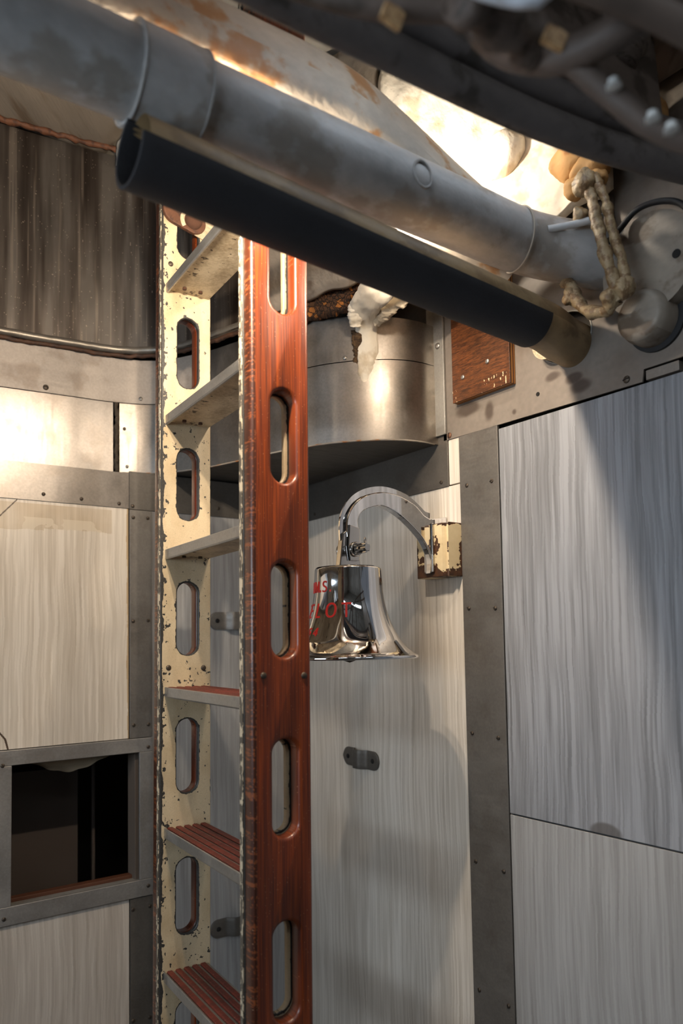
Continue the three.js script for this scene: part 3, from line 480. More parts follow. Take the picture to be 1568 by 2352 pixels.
// ---------------------------------------------------------------- ladder
{
  const L = thing('ladder', 'tall fixed ladder with varnished wooden cheeks and chipped cream metal plates', 'ladder', [0.5635, 0, -1.065]);
  L.rotation.order = 'YXZ'; L.rotation.y = -0.064; L.rotation.z = -0.0085;
  const H = 2.72, D = 0.109, R0 = 0.06, PITCH = 0.28;
  const outline = (x0, x1, slotX, sw, sh, yc) => {
    const s = new THREE.Shape([V2(x0, 0), V2(x1, 0), V2(x1, H), V2(x0, H)]);
    for (let k = 0; k < 9; k++) {
      const c = R0 + yc + PITCH * k, h = new THREE.Path(), st = sh / 2 - sw / 2;
      h.absarc(slotX, c + st, sw / 2, 0, Math.PI, false); h.absarc(slotX, c - st, sw / 2, Math.PI, Math.PI * 2, false); h.closePath(); s.holes.push(h);
    }
    return s;
  };
  const ext = (s, depth, b, seg) => new THREE.ExtrudeGeometry(s, { depth: depth - 2 * b, bevelEnabled: true, bevelSize: b, bevelThickness: b, bevelOffset: -b, bevelSegments: seg, curveSegments: 10 }).translate(0, 0, b);
  const faceUV = (g, flip) => { const p = g.attributes.position, uv = g.attributes.uv; const n = g.attributes.normal; for (let i = 0; i < p.count; i++) uv.setXY(i, Math.abs(n.getX(i)) > 0.75 && (p.getX(i) < 0.012 || p.getX(i) > 0.098) ? 0.0005 + p.getZ(i) * 0.22 : p.getX(i), p.getY(i)); return g; };
  const plateR = faceUV(ext(outline(0, D, 0.0545, 0.041, 0.146, 0.14), 0.011, 0.0016, 1)), plateG = faceUV(ext(outline(0, D, 0.0585, 0.046, 0.150, 0.14), 0.011, 0.0016, 1)), cheekG = smoothGroups(faceUV(ext(outline(0, D - 0.003, 0.0585, 0.044, 0.152, 0.14), 0.030, 0.007, 4)));
  const mk = (name, g, z, m, lab) => { const o = mesh(name, g, m, L, lab); o.position.z = z; return o; };
  mk('metal_plate', plateR, -0.0155, creamPlate, 'chipped cream metal plate of the near side'); const cheekR = mk('wooden_cheek', cheekG, -0.004, varnish);
  mk('metal_plate', plateG, -0.4155, creamPlate2, 'chipped cream metal plate of the far side'); mk('wooden_cheek', cheekG, -0.446, varnish);
  // plated front edges
  for (const [z, w] of [[-0.0155, 0.011], [-0.4155, 0.011]]) mesh('edge_strip', box(-0.0022, 0.0003, 0, H, z + 0.0005, z + w - 0.0005, 0.0008), edgeMetal, L, 'bare metal front edge with remains of cream paint');
  // rungs
  const z0 = -0.4045, z1 = -0.0155, span = z1 - z0;
  const prof = new THREE.Shape([V2(0.010, 0.000), V2(0.010, -0.017), V2(0.0115, -0.0195), V2(0.0145, -0.0195), V2(0.0145, -0.007), V2(0.104, -0.007), V2(0.104, -0.0025), V2(0.0135, -0.0025), V2(0.0125, 0.0005), V2(0.0112, 0.0012)]);
  const rungG = uvBox(new THREE.ExtrudeGeometry(prof, { depth: span, bevelEnabled: false }).translate(0, 0, z0));
  const underG = box(0.0145, 0.105, -0.013, -0.0072, z0, z1, 0.001), stripG = (() => { const s = new THREE.Shape([V2(0, 0), V2(0.0115, 0), V2(0.0115, 0.0022), V2(0.0098, 0.0038), V2(0.0017, 0.0038), V2(0, 0.0022)]); return uvBox(new THREE.ExtrudeGeometry(s, { depth: span - 0.002, bevelEnabled: false }).translate(0, -0.0025, z0 + 0.001)); })();
  const boltG = new THREE.CylinderGeometry(0.004, 0.0045, 0.005, 6).translate(0, -0.015, 0);
  for (let k = 0; k < 10; k++) {
    const r = mesh('rung', rungG, alloy, L); r.position.y = R0 + PITCH * k;
    mesh('underside', underG, creamPlain, r, 'cream painted underside');
    for (let j = 0; j < 5; j++) { const s = mesh('tread_strip', stripG, treadBrown, r, j ? undefined : 'brown ribbed tread strip'); s.position.x = 0.0165 + j * 0.0175; }
    for (const [x, z] of [[0.04, z0 + 0.028], [0.075, z0 + 0.028], [0.04, z1 - 0.028], [0.075, z1 - 0.028]]) { const b = mesh('bolt', boltG, k % 3 ? rustBrown : screwMetal, r); b.position.set(x, 0, z); }
  }
  for (const [x, y] of [[0.018, 1.50], [0.093, 1.498], [0.020, 2.345], [0.018, 0.66], [0.093, 0.66]]) { const b = mesh('bolt', screwHead, screwMetal, L); b.position.set(x, y, -0.4042); b.scale.setScalar(1.25); }
  for (const [x, y] of [[0.020, 1.497], [0.092, 1.495], [0.020, 0.65], [0.092, 0.65]]) { const b = mesh('bolt', screwHead, screwMetal, L); b.position.set(x, y, 0.0262); b.scale.setScalar(1.2); }
  // rusty catch on the far plate
  const st = new THREE.Shape(); st.absarc(0.026, 0, 0.026, Math.PI / 2, Math.PI * 1.5, false); st.absarc(0.068, 0, 0.024, -Math.PI / 2, Math.PI / 2, false); st.closePath();
  const catchM = mesh('catch', uvBox(new THREE.ExtrudeGeometry(st, { depth: 0.006, bevelEnabled: true, bevelSize: 0.002, bevelThickness: 0.002, bevelSegments: 2, curveSegments: 16 })), rustBrown, L, 'rusty brown pivoted catch');
  catchM.position.set(0.004, 2.468, -0.4025); catchM.rotation.z = -0.32;
  const boss = mesh('pivot', new THREE.LatheGeometry([V2(0.0001, 0.012), V2(0.012, 0.0115), V2(0.0165, 0.008), V2(0.0175, 0)], 28).rotateX(Math.PI / 2), rustBrown, catchM); boss.position.set(0.066, -0.002, 0.008);
  mesh('paint_patch', (() => { const s = new THREE.Shape(); s.absarc(0.066, -0.002, 0.029, Math.PI * 0.78, Math.PI * 1.3, false); s.absarc(0.066, -0.002, 0.020, Math.PI * 1.3, Math.PI * 0.78, true); return new THREE.ExtrudeGeometry(s, { depth: 0.0006, bevelEnabled: false }).translate(0, 0, 0.008); })(), creamPlain, catchM, 'patch of cream paint left on the catch');
  const arm = mesh('arm', box(0.07, 0.14, -0.024, 0.022, 0, 0.004), creamPlain, catchM, 'cream arm of the catch');
  arm.position.z = -0.001;
}

// ---------------------------------------------------------------- bell, its arm and the block on the wall
const BX = 0.886, BZ = -1.207;
{
  const b = thing('ship_bell', 'polished chrome ship bell with red raised lettering', 'bell', [BX, 0, BZ]);
  const outer = [[0.0001, 1.6925], [0.055, 1.6925], [0.0635, 1.6915], [0.0657, 1.688], [0.0668, 1.67], [0.0686, 1.6393], [0.0736, 1.611], [0.0834, 1.5819], [0.0973, 1.5537], [0.1075, 1.5401], [0.1228, 1.5256], [0.1335, 1.5188], [0.1347, 1.5155], [0.133, 1.5129]];
  const curve = new THREE.SplineCurve(outer.slice(3, 12).map((p) => V2(...p))), prof = [...outer.slice(0, 3).map((p) => V2(...p)), ...curve.getPoints(70), V2(0.1347, 1.5155), V2(0.133, 1.5129), V2(0.127, 1.5135), ...curve.getPoints(30).reverse().map((p) => V2(Math.max(0.0001, p.x - 0.009), p.y - 0.004)), V2(0.0001, 1.680)];
  mesh('bell_body', new THREE.LatheGeometry(prof, 128), chrome, b);
  mesh('crown_lug', (() => { const s = new THREE.Shape([V2(-0.024, 1.690), V2(0.024, 1.690), V2(0.0215, 1.715), V2(0.019, 1.757), V2(-0.004, 1.764), V2(-0.014, 1.757), V2(-0.02, 1.715)]); return new THREE.ExtrudeGeometry(s, { depth: 0.012, bevelEnabled: true, bevelSize: 0.002, bevelThickness: 0.002, bevelSegments: 3 }).translate(0, 0, -0.006); })(), chromeWorn, b);
  mesh('clapper', new THREE.LatheGeometry([V2(0.0001, 1.505), V2(0.014, 1.51), V2(0.018, 1.522), V2(0.014, 1.535), V2(0.006, 1.54), V2(0.005, 1.675), V2(0.0001, 1.675)], 24), screwMetal, b);
  const radius = (y) => { let best = curve.getPoints(200).reduce((a, p) => (Math.abs(p.y - y) < Math.abs(a.y - y) ? p : a)); return best.x; };
  const face = V(-BX, 0, -BZ).normalize(), right = V(0.8116, 0, 0.5843);
  const write = (text, mid, step, y, size) => {
    [...text].forEach((ch, i) => {
      if (ch === ' ') return;
      const a = (mid + (i - (text.length - 1) / 2) * step) * Math.PI / 180, r = radius(y), slope = (radius(y - 0.006) - radius(y + 0.006)) / 0.012, n = face.clone().multiplyScalar(Math.cos(a)).addScaledVector(right, Math.sin(a)).normalize();
      const g = new TextGeometry(ch, { font: FONT, size, depth: 0.002, bevelEnabled: true, bevelSize: 0.0005, bevelThickness: 0.0006, bevelSegments: 2, curveSegments: 6 }); g.computeBoundingBox(); const bb = g.boundingBox; g.translate(ch === '.' ? -bb.max.x + 0.003 : -(bb.min.x + bb.max.x) / 2, -size / 2, -0.0016); g.scale(0.9, 1, 1);
      const m = mesh('letter', g, redPaint, b), up = V(0, 1, 0).addScaledVector(n, -slope).normalize(), z = V().crossVectors(V().crossVectors(up, n).normalize(), up).normalize(), x = V().crossVectors(up, z);
      m.quaternion.setFromRotationMatrix(new THREE.Matrix4().makeBasis(x, up, z)); m.position.set(n.x * r, y, n.z * r);
    });
  };
  write('OCELOT', -61, 23, 1.606, 0.0285); write('H.M.S.', -58, 10.8, 1.652, 0.0205); write('1964', -62, 12.2, 1.5655, 0.0165);
}
{
  const h = thing('bell_hanger', 'curved polished metal arm that carries the bell on the wall block', 'bracket', [0, 0, BZ]);
  const pts = [[0.880, 1.753], [0.879, 1.772], [0.881, 1.789], [0.891, 1.808], [0.907, 1.825], [0.931, 1.839], [0.968, 1.848], [0.993, 1.848], [1.018, 1.844], [1.044, 1.835], [1.059, 1.828], [1.072, 1.818], [1.083, 1.809], [1.099, 1.803], [1.123, 1.806], [1.146, 1.811], [1.146, 1.797], [1.123, 1.793], [1.104, 1.789], [1.1045, 1.72], [1.1045, 1.692], [1.099, 1.690], [1.100, 1.719], [1.093, 1.738], [1.082, 1.755], [1.069, 1.769], [1.042, 1.79], [1.017, 1.806], [0.992, 1.817], [0.965, 1.822], [0.938, 1.816], [0.919, 1.807], [0.906, 1.792], [0.905, 1.777], [0.909, 1.755]];
  const soft = (l, n) => new THREE.SplineCurve(l.map((p) => V2(...p))).getPoints(n), web = new THREE.Shape([...soft(pts.slice(0, 14), 60), ...pts.slice(14, 21).map((p) => V2(...p)), ...soft(pts.slice(21), 60)]);
  const win = new THREE.Path([[1.1035, 1.780], [1.088, 1.782], [1.0865, 1.772], [1.095, 1.758], [1.1035, 1.737]].map((p) => V2(...p))); 
  mesh('arm', new THREE.ExtrudeGeometry(web, { depth: 0.012, bevelEnabled: true, bevelSize: 0.0025, bevelThickness: 0.004, bevelOffset: -0.001, bevelSegments: 4 }).translate(0, 0, -0.006), chrome, h);
  // raised band along the outer edge
  const rim = [[0.8775, 1.745], [0.877, 1.772], [0.880, 1.791], [0.890, 1.811], [0.906, 1.828], [0.931, 1.842], [0.968, 1.851], [0.993, 1.851], [1.018, 1.847], [1.045, 1.838], [1.072, 1.821], [1.086, 1.811], [1.104, 1.807]];
  const rc = new THREE.CatmullRomCurve3(rim.map(([x, y]) => V(x, y, 0))), band = new THREE.Shape([V2(-0.0022, -0.011), V2(0.0022, -0.011), V2(0.0022, 0.011), V2(-0.0022, 0.011)]);
  mesh('outer_band', new THREE.ExtrudeGeometry(band, { steps: 90, extrudePath: rc, bevelEnabled: false }), chrome, h);
  for (const z of [-0.0145, 0.0105]) mesh('fork_cheek', new THREE.ExtrudeGeometry(new THREE.Shape([V2(-0.010, -0.018), V2(0.010, -0.018), V2(0.013, 0.01), V2(0.012, 0.045), V2(-0.010, 0.05), V2(-0.014, 0.01)]), { depth: 0.003, bevelEnabled: true, bevelSize: 0.001, bevelThickness: 0.001, bevelSegments: 2 }).translate(0.893, 1.724, z), chromeWorn, h);
  mesh('mounting_pad', box(1.099, 1.1052, 1.690, 1.795, -0.014, 0.014, 0.002), chromeWorn, h);
  const s = mesh('shackle_bolt', alongZ(cyl(0.0065, 0.0065, 0.085, 20)), chromeWorn, h); s.position.set(0.8935, 1.727, 0.012);
  const n = mesh('nut', alongZ(cyl(0.0105, 0.0105, 0.012, 6)), chromeWorn, s); n.position.z = 0.018;
  for (let k = 0; k < 6; k++) { const c = mesh('castle_tooth', box(-0.002, 0.002, 0.006, 0.0098, 0, 0.016, 0.0008), chromeWorn, n); c.position.z = 0.005; c.rotation.z = k * Math.PI / 3; }
  const pin = mesh('split_pin', new THREE.TorusGeometry(0.0048, 0.0013, 8, 24).rotateY(0.6), chromeWorn, s); pin.position.set(-0.001, 0.0145, 0.036);
  mesh('pin_leg', cyl(0.0012, 0.0012, 0.022, 8).translate(0, -0.014, 0), chromeWorn, pin);
  const ws = mesh('washer', new THREE.TorusGeometry(0.0145, 0.0035, 10, 32), chromeWorn, s); ws.position.z = -0.036;
  const w2 = mesh('washer', new THREE.TorusGeometry(0.012, 0.0028, 10, 32), chromeWorn, s); w2.position.z = 0.006;
}
{
  const s = new THREE.Shape(); s.moveTo(-0.0495, 0); s.lineTo(0.0495, 0); s.lineTo(0.0495, 0.040); s.bezierCurveTo(0.046, 0.030, 0.040, 0.030, 0.037, 0.038); s.lineTo(0.034, 0.0435); s.lineTo(-0.044, 0.0435); s.quadraticCurveTo(-0.0495, 0.043, -0.0495, 0.036); s.closePath();
  const g = new THREE.ExtrudeGeometry(s, { depth: 0.111, bevelEnabled: true, bevelSize: 0.0015, bevelThickness: 0.0015, bevelOffset: -0.0015, bevelSegments: 2, curveSegments: 10 });
  // shape x runs along the wall towards the viewer, shape y out from the wall, depth upwards
  g.applyMatrix4(new THREE.Matrix4().set(0, -1, 0, WR - 0.0005, 0, 0, -1, 1.792, 1, 0, 0, -1.2045, 0, 0, 0, 1));
  tag(mesh('wall_block', uvBox(g), blockMat), 'wooden wall block in flaking cream paint under the bell arm', 'block');
}
// three saddle clips
function clip(x, y, z, dir, turn, label, mat, holes = true) {
  const c = thing('saddle_clip', label, 'pipe clip', [x, y, z], 'grey saddle clips'); c.rotation.set(0, dir === 'x' ? -Math.PI / 2 : 0, 0); c.rotateZ(turn);
  const n = 48, m = 10, pos = [], idx = [], rise = (u) => 0.017 * (1 - sstep(Math.abs(u), 0.008, 0.030)), half = (u) => 0.023 * Math.sqrt(Math.max(0.02, 1 - Math.pow(Math.max(0, Math.abs(u) - 0.050) / 0.0222, 2)));
  for (const top of [1, 0]) for (let i = 0; i <= n; i++) for (let j = 0; j <= m; j++) { const u = (i / n - 0.5) * 0.144, v = (j / m - 0.5) * 2, e = Math.pow(Math.abs(v), 6) * 0.0015; pos.push(u, v * half(u), top ? rise(u) + 0.0045 - e : Math.max(0, rise(u) - 0.001)); }
  const R = m + 1, S = (n + 1) * R, q = (a, b, d, e) => idx.push(a, b, d, b, e, d);
  for (let i = 0; i < n; i++) { for (let j = 0; j < m; j++) { const a = i * R + j; q(a, a + R, a + 1, a + R + 1); q(S + a, S + a + 1, S + a + R, S + a + R + 1); } q(i * R, S + i * R, (i + 1) * R, S + (i + 1) * R); q(S + i * R + m, i * R + m, S + (i + 1) * R + m, (i + 1) * R + m); }
  for (let j = 0; j < m; j++) { q(j, j + 1, S + j, S + j + 1); const e = n * R; q(e + j + 1, e + j, S + e + j + 1, S + e + j); }
  let k = new THREE.BufferGeometry(); k.setAttribute('position', new THREE.Float32BufferAttribute(pos, 3)); k.setIndex(idx); k = uvBox(k); k.computeVertexNormals();
  mesh('strap', smoothGroups(k), mat, c);
  for (const sx of [-1, 1]) { const q2 = mesh('screw', screwHead, blackSlot, c); q2.position.set(sx * 0.05, 0, 0.0047); q2.scale.setScalar(1.35); }
  return c;
}
clip(WR - 0.0005, 1.256, -1.5245, 'x', -0.02, 'dark saddle clip on the laminate below the bell', steelDark);
clip(0.944, 1.605, WB + 0.0005, 'z', 0, 'pale saddle clip behind the ladder, level with the bell', steelStrip);
clip(0.940, 0.823, WB + 0.0005, 'z', 0, 'dark saddle clip low on the wall behind the ladder', steelDark);
// plywood board
{
  const t = thing('plywood_board', 'small varnished plywood board on the grey sheet below the pipes', 'board', [0, 0, 0]);
  mesh('face', box(WR - 0.020, WR - 0.0165, 2.047, 2.285, -1.152, -0.992, 0.0008), plyFace, t);
  mesh('core', box(WR - 0.0165, WR - 0.0033, 2.0475, 2.285, -1.1515, -0.9925, 0.0005), plyEdge, t, 'layered edge');
  for (const [y, z] of [[2.107, -1.050], [2.095, -1.120], [2.25, -1.11]]) screw(t, WR - 0.0205, y, z, 'x', screwBright, 1.15, false);
}

// ---------------------------------------------------------------- pipes that cross in front
{
  const p = thing('upper_pipe', 'thick grey painted pipe, the upper of the two crossing in front', 'pipe', [0, 0, 0]);
  mesh('pipe_run', tube([[-1.58, 2.23, -0.85], [-0.5, 2.23, -0.85], [0.4, 2.23, -0.85], [0.85, 2.23, -0.85], [0.99, 2.229, -0.849], [1.05, 2.224, -0.832], [1.10, 2.214, -0.800], [1.135, 2.208, -0.782], [1.165, 2.205, -0.772]], 0.0515, 220, 48), greyPipe, p);
  const colG = alongX(new THREE.CylinderGeometry(0.058, 0.058, 0.085, 48)); for (let i = 0; i < colG.attributes.uv.count; i++) colG.attributes.uv.setXY(i, colG.attributes.uv.getY(i) * 0.085, colG.attributes.uv.getX(i) * 0.3267);
  mesh('collar', colG.translate(0.356, 2.23, -0.85), greyPipe, p, 'slightly thicker coupling sleeve');
  for (const x of [0.314, 0.398]) mesh('collar_ring', new THREE.TorusGeometry(0.0565, 0.0025, 10, 60).rotateY(Math.PI / 2).translate(x, 2.23, -0.85), greyPipe, p);
  mesh('stamped_ring', new THREE.TorusGeometry(0.017, 0.002, 8, 30).scale(1, 1.2, 1).rotateX(-0.05).translate(0.735, 2.228, -0.7985), greyPipe, p);
  mesh('flange', uvBox(alongX(new THREE.CylinderGeometry(0.083, 0.083, 0.034, 48)).translate(1.132, 2.152, -0.683)), flangePaint, p, 'round end plate against the wall');
  const bh = mesh('hole', alongX(cyl(0.007, 0.007, 0.002, 16)), blackSlot, p); bh.position.set(1.1145, 2.146, -0.632);
}
{
  const p = thing('lower_pipe', 'tan pipe in a black foam sleeve, the lower of the two crossing in front', 'pipe', [0, 0, 0]);
  const A = V(0.26, 2.128, -0.832), B = V(1.035, 2.090, -0.842), d = B.clone().sub(A).normalize();
  const on = (x) => { const t = (x - A.x) / (B.x - A.x); return A.clone().lerp(B, t).toArray(); };
  mesh('pipe_run', tube([on(0.316), on(0.45), on(0.75), on(1.0), [1.062, 2.088, -0.845], [1.11, 2.083, -0.853], [1.168, 2.080, -0.858]], 0.0408, 200, 40), tanPipe, p);
  mesh('pipe_stub', alongX(new THREE.CylinderGeometry(0.030, 0.033, 0.05, 32)).translate(1.143, 2.094, -0.893), creamPlain, p, 'cream stub seen in the wall hole');
  // foam sleeve, slit along its top
  const r0 = 0.0412, r1 = 0.0445, from = 3.22, to = 7.6, s = new THREE.Shape();
  s.absarc(0, 0, r1, from, to, false); s.absarc(0, 0, r0, to, from, true); s.closePath();
  const L = V(...on(1.018)).distanceTo(V(...on(0.308)));
  const g = new THREE.ExtrudeGeometry(s, { depth: L, bevelEnabled: true, bevelSize: 0.0008, bevelThickness: 0.0015, bevelSegments: 2, curveSegments: 48, steps: 40 });
  const q = g.attributes.position; for (let i = 0; i < q.count; i++) { const wob = 0.0008 * PN.noise(q.getZ(i) * 14, Math.atan2(q.getY(i), q.getX(i)) * 1.2, 4); const m = 1 + wob / 0.043; q.setXY(i, q.getX(i) * m, q.getY(i) * m); }
  const sl = mesh('foam_sleeve', smoothGroups(g), foam, p, 'black foam sleeve slit along the top'); { const nn = sl.geometry.attributes.position, uv = sl.geometry.attributes.uv; for (let i = 0; i < nn.count; i++) uv.setXY(i, nn.getZ(i), Math.atan2(nn.getY(i), nn.getX(i)) * 0.043); }
  const z = d.clone(), x = V().crossVectors(V(0, 1, 0), z).normalize(), y = V().crossVectors(z, x); sl.quaternion.setFromRotationMatrix(new THREE.Matrix4().makeBasis(x, y, z)); sl.position.set(...on(0.308));
}
// lagging on the deckhead at the left, torn along the hatch wall
{
  const g = lumpy(joined(new THREE.BoxGeometry(2.1, 0.05, 0.88, 60, 2, 30).translate(-0.43, 2.812, -1.43)), 0.006, 7, 1);
  const t = thing('deckhead_lagging', 'brown grey lagging on the deckhead at the upper left', 'insulation', [0, 0, 0]);
  mesh('lagging', g, lagGrey, t);
  mesh('end_piece', lumpy(joined(new THREE.BoxGeometry(0.022, 0.055, 0.04, 6, 10, 8).translate(0.640, 2.762, -1.775)), 0.003, 60, 3), plaster, t, 'pale broken end of the lagging');
  mesh('torn_edge', lumpy(tube([[-0.2, 2.781, -1.875], [0.1, 2.782, -1.865], [0.3, 2.780, -1.848], [0.45, 2.783, -1.838], [0.63, 2.781, -1.805]], 0.007, 80, 8), 0.007, 50, 2), tint(rustBrown, 1.2, 1.15, 1.1), t, 'torn rust-stained edge');
}
tag(mesh('stained_pipe', tube([[-1.58, 2.363, -0.943], [-0.4, 2.363, -0.943], [0.45, 2.363, -0.943], [0.66, 2.365, -0.943], [0.76, 2.338, -0.943], [0.86, 2.298, -0.940], [0.95, 2.262, -0.935], [1.03, 2.232, -0.93]], 0.080, 160, 36), stainedPipe), 'pale pipe with orange rust stains above and behind the grey pipe', 'pipe');
// white lagging lit by the lamp
{
  const WL = [[0.955, -1.15], [0.985, -1.105], [1.03, -1.06], [1.075, -1.02], [1.105, -0.965], [1.118, -0.88], [1.122, -0.74]];
  const g = lumpy(joined(sheet(WL, (s) => 2.29 + 0.02 * s + 0.006 * Math.sin(s * 31), 2.777, 0.02, 90, 70)), 0.008, 13, 4);
  tag(mesh('white_lagging', g, plaster), 'lumpy white plaster lagging lit brightly above the grey pipe', 'insulation');
  const b = joined(new THREE.IcosahedronGeometry(0.045, 5).scale(0.7, 1, 1.1).translate(1.085, 2.47, -0.955)); 
  tag(mesh('plaster_lump', lumpy(b, 0.004, 30, 3), plaster), 'rounded white plaster lump bulging from the lit lagging', 'insulation');
  const f = thing('stained_foam', 'orange brown stained foam oozing at the right end of the white lagging', 'insulation', [0, 0, 0]);
  const r = rng(33);
  for (const [x, y, z, s] of [[1.09, 2.375, -0.80, 0.036], [1.09, 2.345, -0.765, 0.03], [1.10, 2.37, -0.73, 0.034], [1.10, 2.345, -0.69, 0.03], [1.085, 2.325, -0.79, 0.022], [1.11, 2.385, -0.68, 0.04], [1.08, 2.315, -0.755, 0.022]]) mesh('lump', lumpy(joined(new THREE.IcosahedronGeometry(s, 4).scale(0.8, 0.8, 1.15).translate(x, y, z)), 0.008, 34, r() * 9), foamFill, f);
}
// painted lashing and wires at the end of the grey pipe
{
  const t = thing('lashing', 'knotted paint-stiff lashing hanging over the end of the grey pipe', 'rope', [0, 0, 0]);
  mesh('strand', lumpy(tube([[1.06, 2.325, -0.757], [1.055, 2.285, -0.742], [1.052, 2.25, -0.735], [1.048, 2.206, -0.722], [1.04, 2.166, -0.711], [1.045, 2.126, -0.703], [1.06, 2.082, -0.70]], 0.0095, 120, 12), 0.0045, 40, 2), ropePaint, t);
  mesh('strand', lumpy(tube([[1.065, 2.31, -0.742], [1.062, 2.26, -0.72], [1.056, 2.2, -0.705], [1.055, 2.15, -0.69], [1.06, 2.1, -0.685]], 0.008, 100, 10), 0.004, 42, 6), ropePaint, t);
  mesh('strand', lumpy(tube([[1.06, 2.085, -0.70], [1.065, 2.078, -0.735], [1.07, 2.10, -0.775], [1.075, 2.15, -0.80], [1.08, 2.165, -0.815]], 0.010, 80, 10), 0.005, 40, 8), ropePaint, t);
  for (const [x, y, z, s] of [[1.055, 2.30, -0.752, 0.02], [1.05, 2.25, -0.76, 0.012], [1.055, 2.09, -0.71, 0.016], [1.06, 2.10, -0.69, 0.018], [1.072, 2.13, -0.80, 0.014]]) mesh('knot', lumpy(joined(new THREE.IcosahedronGeometry(s, 4).translate(x, y, z)), 0.006, 60, x * 7), ropePaint, t);
}
{
  const t = thing('tie_rod', 'short white rod tied round the grey pipe by a thin wire', 'rod', [0, 0, 0]);
  mesh('rod', tube([[1.01, 2.228, -0.795], [1.04, 2.232, -0.765], [1.07, 2.238, -0.73]], 0.006, 20, 12), std({ color: C(196, 196, 196), roughness: 0.5 }), t);
  mesh('wire_loop', new THREE.TorusGeometry(0.0525, 0.0016, 8, 60).rotateY(Math.PI / 2 - 0.25).translate(0.99, 2.227, -0.846), std({ color: C(170, 160, 146), roughness: 0.5 }), t);
}
tag(mesh('black_cable', tube([[1.085, 2.20, -0.735], [1.104, 2.224, -0.722], [1.106, 2.242, -0.695], [1.106, 2.240, -0.66], [1.106, 2.215, -0.615], [1.115, 2.15, -0.588], [1.149, 2.10, -0.58]], 0.005, 60, 10), blackRubber), 'thin black cable arching over the round end plate', 'cable');
{
  const t = thing('end_cap', 'small round pipe cap below the large end plate on the wall', 'pipe cap', [0, 0, 0]);
  mesh('body', uvBox(new THREE.LatheGeometry([V2(0.0001, 0.05), V2(0.032, 0.05), V2(0.041, 0.044), V2(0.044, 0.03), V2(0.044, 0)], 40).rotateZ(Math.PI / 2).translate(WR - 0.003, 2.066, -0.692)), flangePaint, t);
  mesh('gasket', alongX(new THREE.CylinderGeometry(0.05, 0.05, 0.006, 40)).translate(WR - 0.006, 2.064, -0.688), blackRubber, t);
}
// unseen lamps behind the pipes, placed to light this corner
{
  const { x0, x1, y, z, weights } = UNSEEN_STRIP, t = thing('unseen_strip_lamp', 'short warm lamp, unseen behind the two crossing pipes, lighting ladder and back wall', 'lamp', [0, 0, 0]), c = new THREE.Color().setRGB(...WARM);
  mesh('lamp_tube', alongX(new THREE.CylinderGeometry(0.010, 0.010, x1 - x0, 20)).translate((x0 + x1) / 2, y, z), std({ color: 0x000000, emissive: c, emissiveIntensity: 8 }), t, 'glowing tube');
  for (const x of [x0 - 0.012, x1 + 0.012]) { mesh('holder', alongX(new THREE.CylinderGeometry(0.012, 0.012, 0.024, 20)).translate(x, y, z), screwMetal, t); mesh('stem', tube([[x, y, z], [x, y + 0.03, z - 0.012], [x, 2.286, z - 0.022]], 0.004, 30, 10), screwMetal, t); }
  for (let k = 0; k < 2; k++) { const l = new THREE.PointLight(c, weights[k], 0, 2); l.position.set(x0 + (x1 - x0) * (k + 0.5) / 2, y, z); l.castShadow = true; l.shadow.radius = 0.5; scene.add(l); }
}
UNSEEN_BULBS.forEach(({ at: [x, y, z], power }, i) => {
  const c = new THREE.Color().setRGB(...(i ? WARM : [1, 0.9, 0.76])), t = thing('unseen_bulb', ['small warm bulb, unseen behind the pale stained pipe, placed to light the white lagging', 'small warm bulb, unseen behind the grey pipe, placed to light the bell wall'][i], 'lamp', [0, 0, 0]);
  mesh('bulb', new THREE.SphereGeometry(0.017, 24, 16).translate(x, y, z), std({ color: 0x000000, emissive: c, emissiveIntensity: 8 }), t, 'glowing bulb');
  mesh('holder', alongX(new THREE.CylinderGeometry(0.012, 0.010, 0.04, 20)).translate(x - 0.034, y, z), screwMetal, t);
  const l = new THREE.PointLight(c, power, 0, 2); l.position.set(x, y, z); l.castShadow = true; l.shadow.radius = 0.8; scene.add(l);
});
{
  const { y, z, w, h, color, power } = UNSEEN_WALL_LIGHT, t = thing('unseen_wall_light', 'cold flat light on the left-hand wall, out of view, placed to light the right-hand wall', 'lamp', [0, 0, 0]);
  mesh('housing', box(-1.6, -1.545, y - h / 2 - 0.03, y + h / 2 + 0.03, z - w / 2 - 0.03, z + w / 2 + 0.03, 0.01), steelDark, t);
  mesh('diffuser', box(-1.546, -1.538, y - h / 2, y + h / 2, z - w / 2, z + w / 2, 0.002), std({ color: 0x000000, emissive: new THREE.Color().setRGB(...color), emissiveIntensity: 5 }), t);
  areaLight(color, power, w, h, [-1.534, y, z], [0, y, z]);
}
{
  const { x, y, z, w, h, color, power } = UNSEEN_OVERHEAD, t = thing('unseen_overhead_light', 'cold tube light out of view overhead, placed to light the two crossing pipes', 'lamp', [0, 0, 0]), to = [x, y - 0.2, z - 0.13];
  const fx = mesh('housing', box(-w / 2 - 0.02, w / 2 + 0.02, -h / 2 - 0.01, h / 2 + 0.01, -0.05, -0.004, 0.006), steelDark, t); fx.position.set(x, y, z); fx.lookAt(...to);
  const df = mesh('diffuser', box(-w / 2, w / 2, -h / 2, h / 2, -0.004, 0, 0.001), std({ color: 0x000000, emissive: new THREE.Color().setRGB(...color), emissiveIntensity: 5 }), t); df.position.set(x, y, z); df.lookAt(...to);
  mesh('bracket', box(x - 0.02, x + 0.02, y + 0.03, 2.448, z + 0.005, z + 0.02), steelDark, t);
  const d = V(...to).sub(V(x, y, z)).normalize().multiplyScalar(0.004);
  areaLight(color, power, w, h, [x + d.x, y + d.y, z + d.z], [to[0] + d.x, to[1] + d.y, to[2] + d.z]);
}
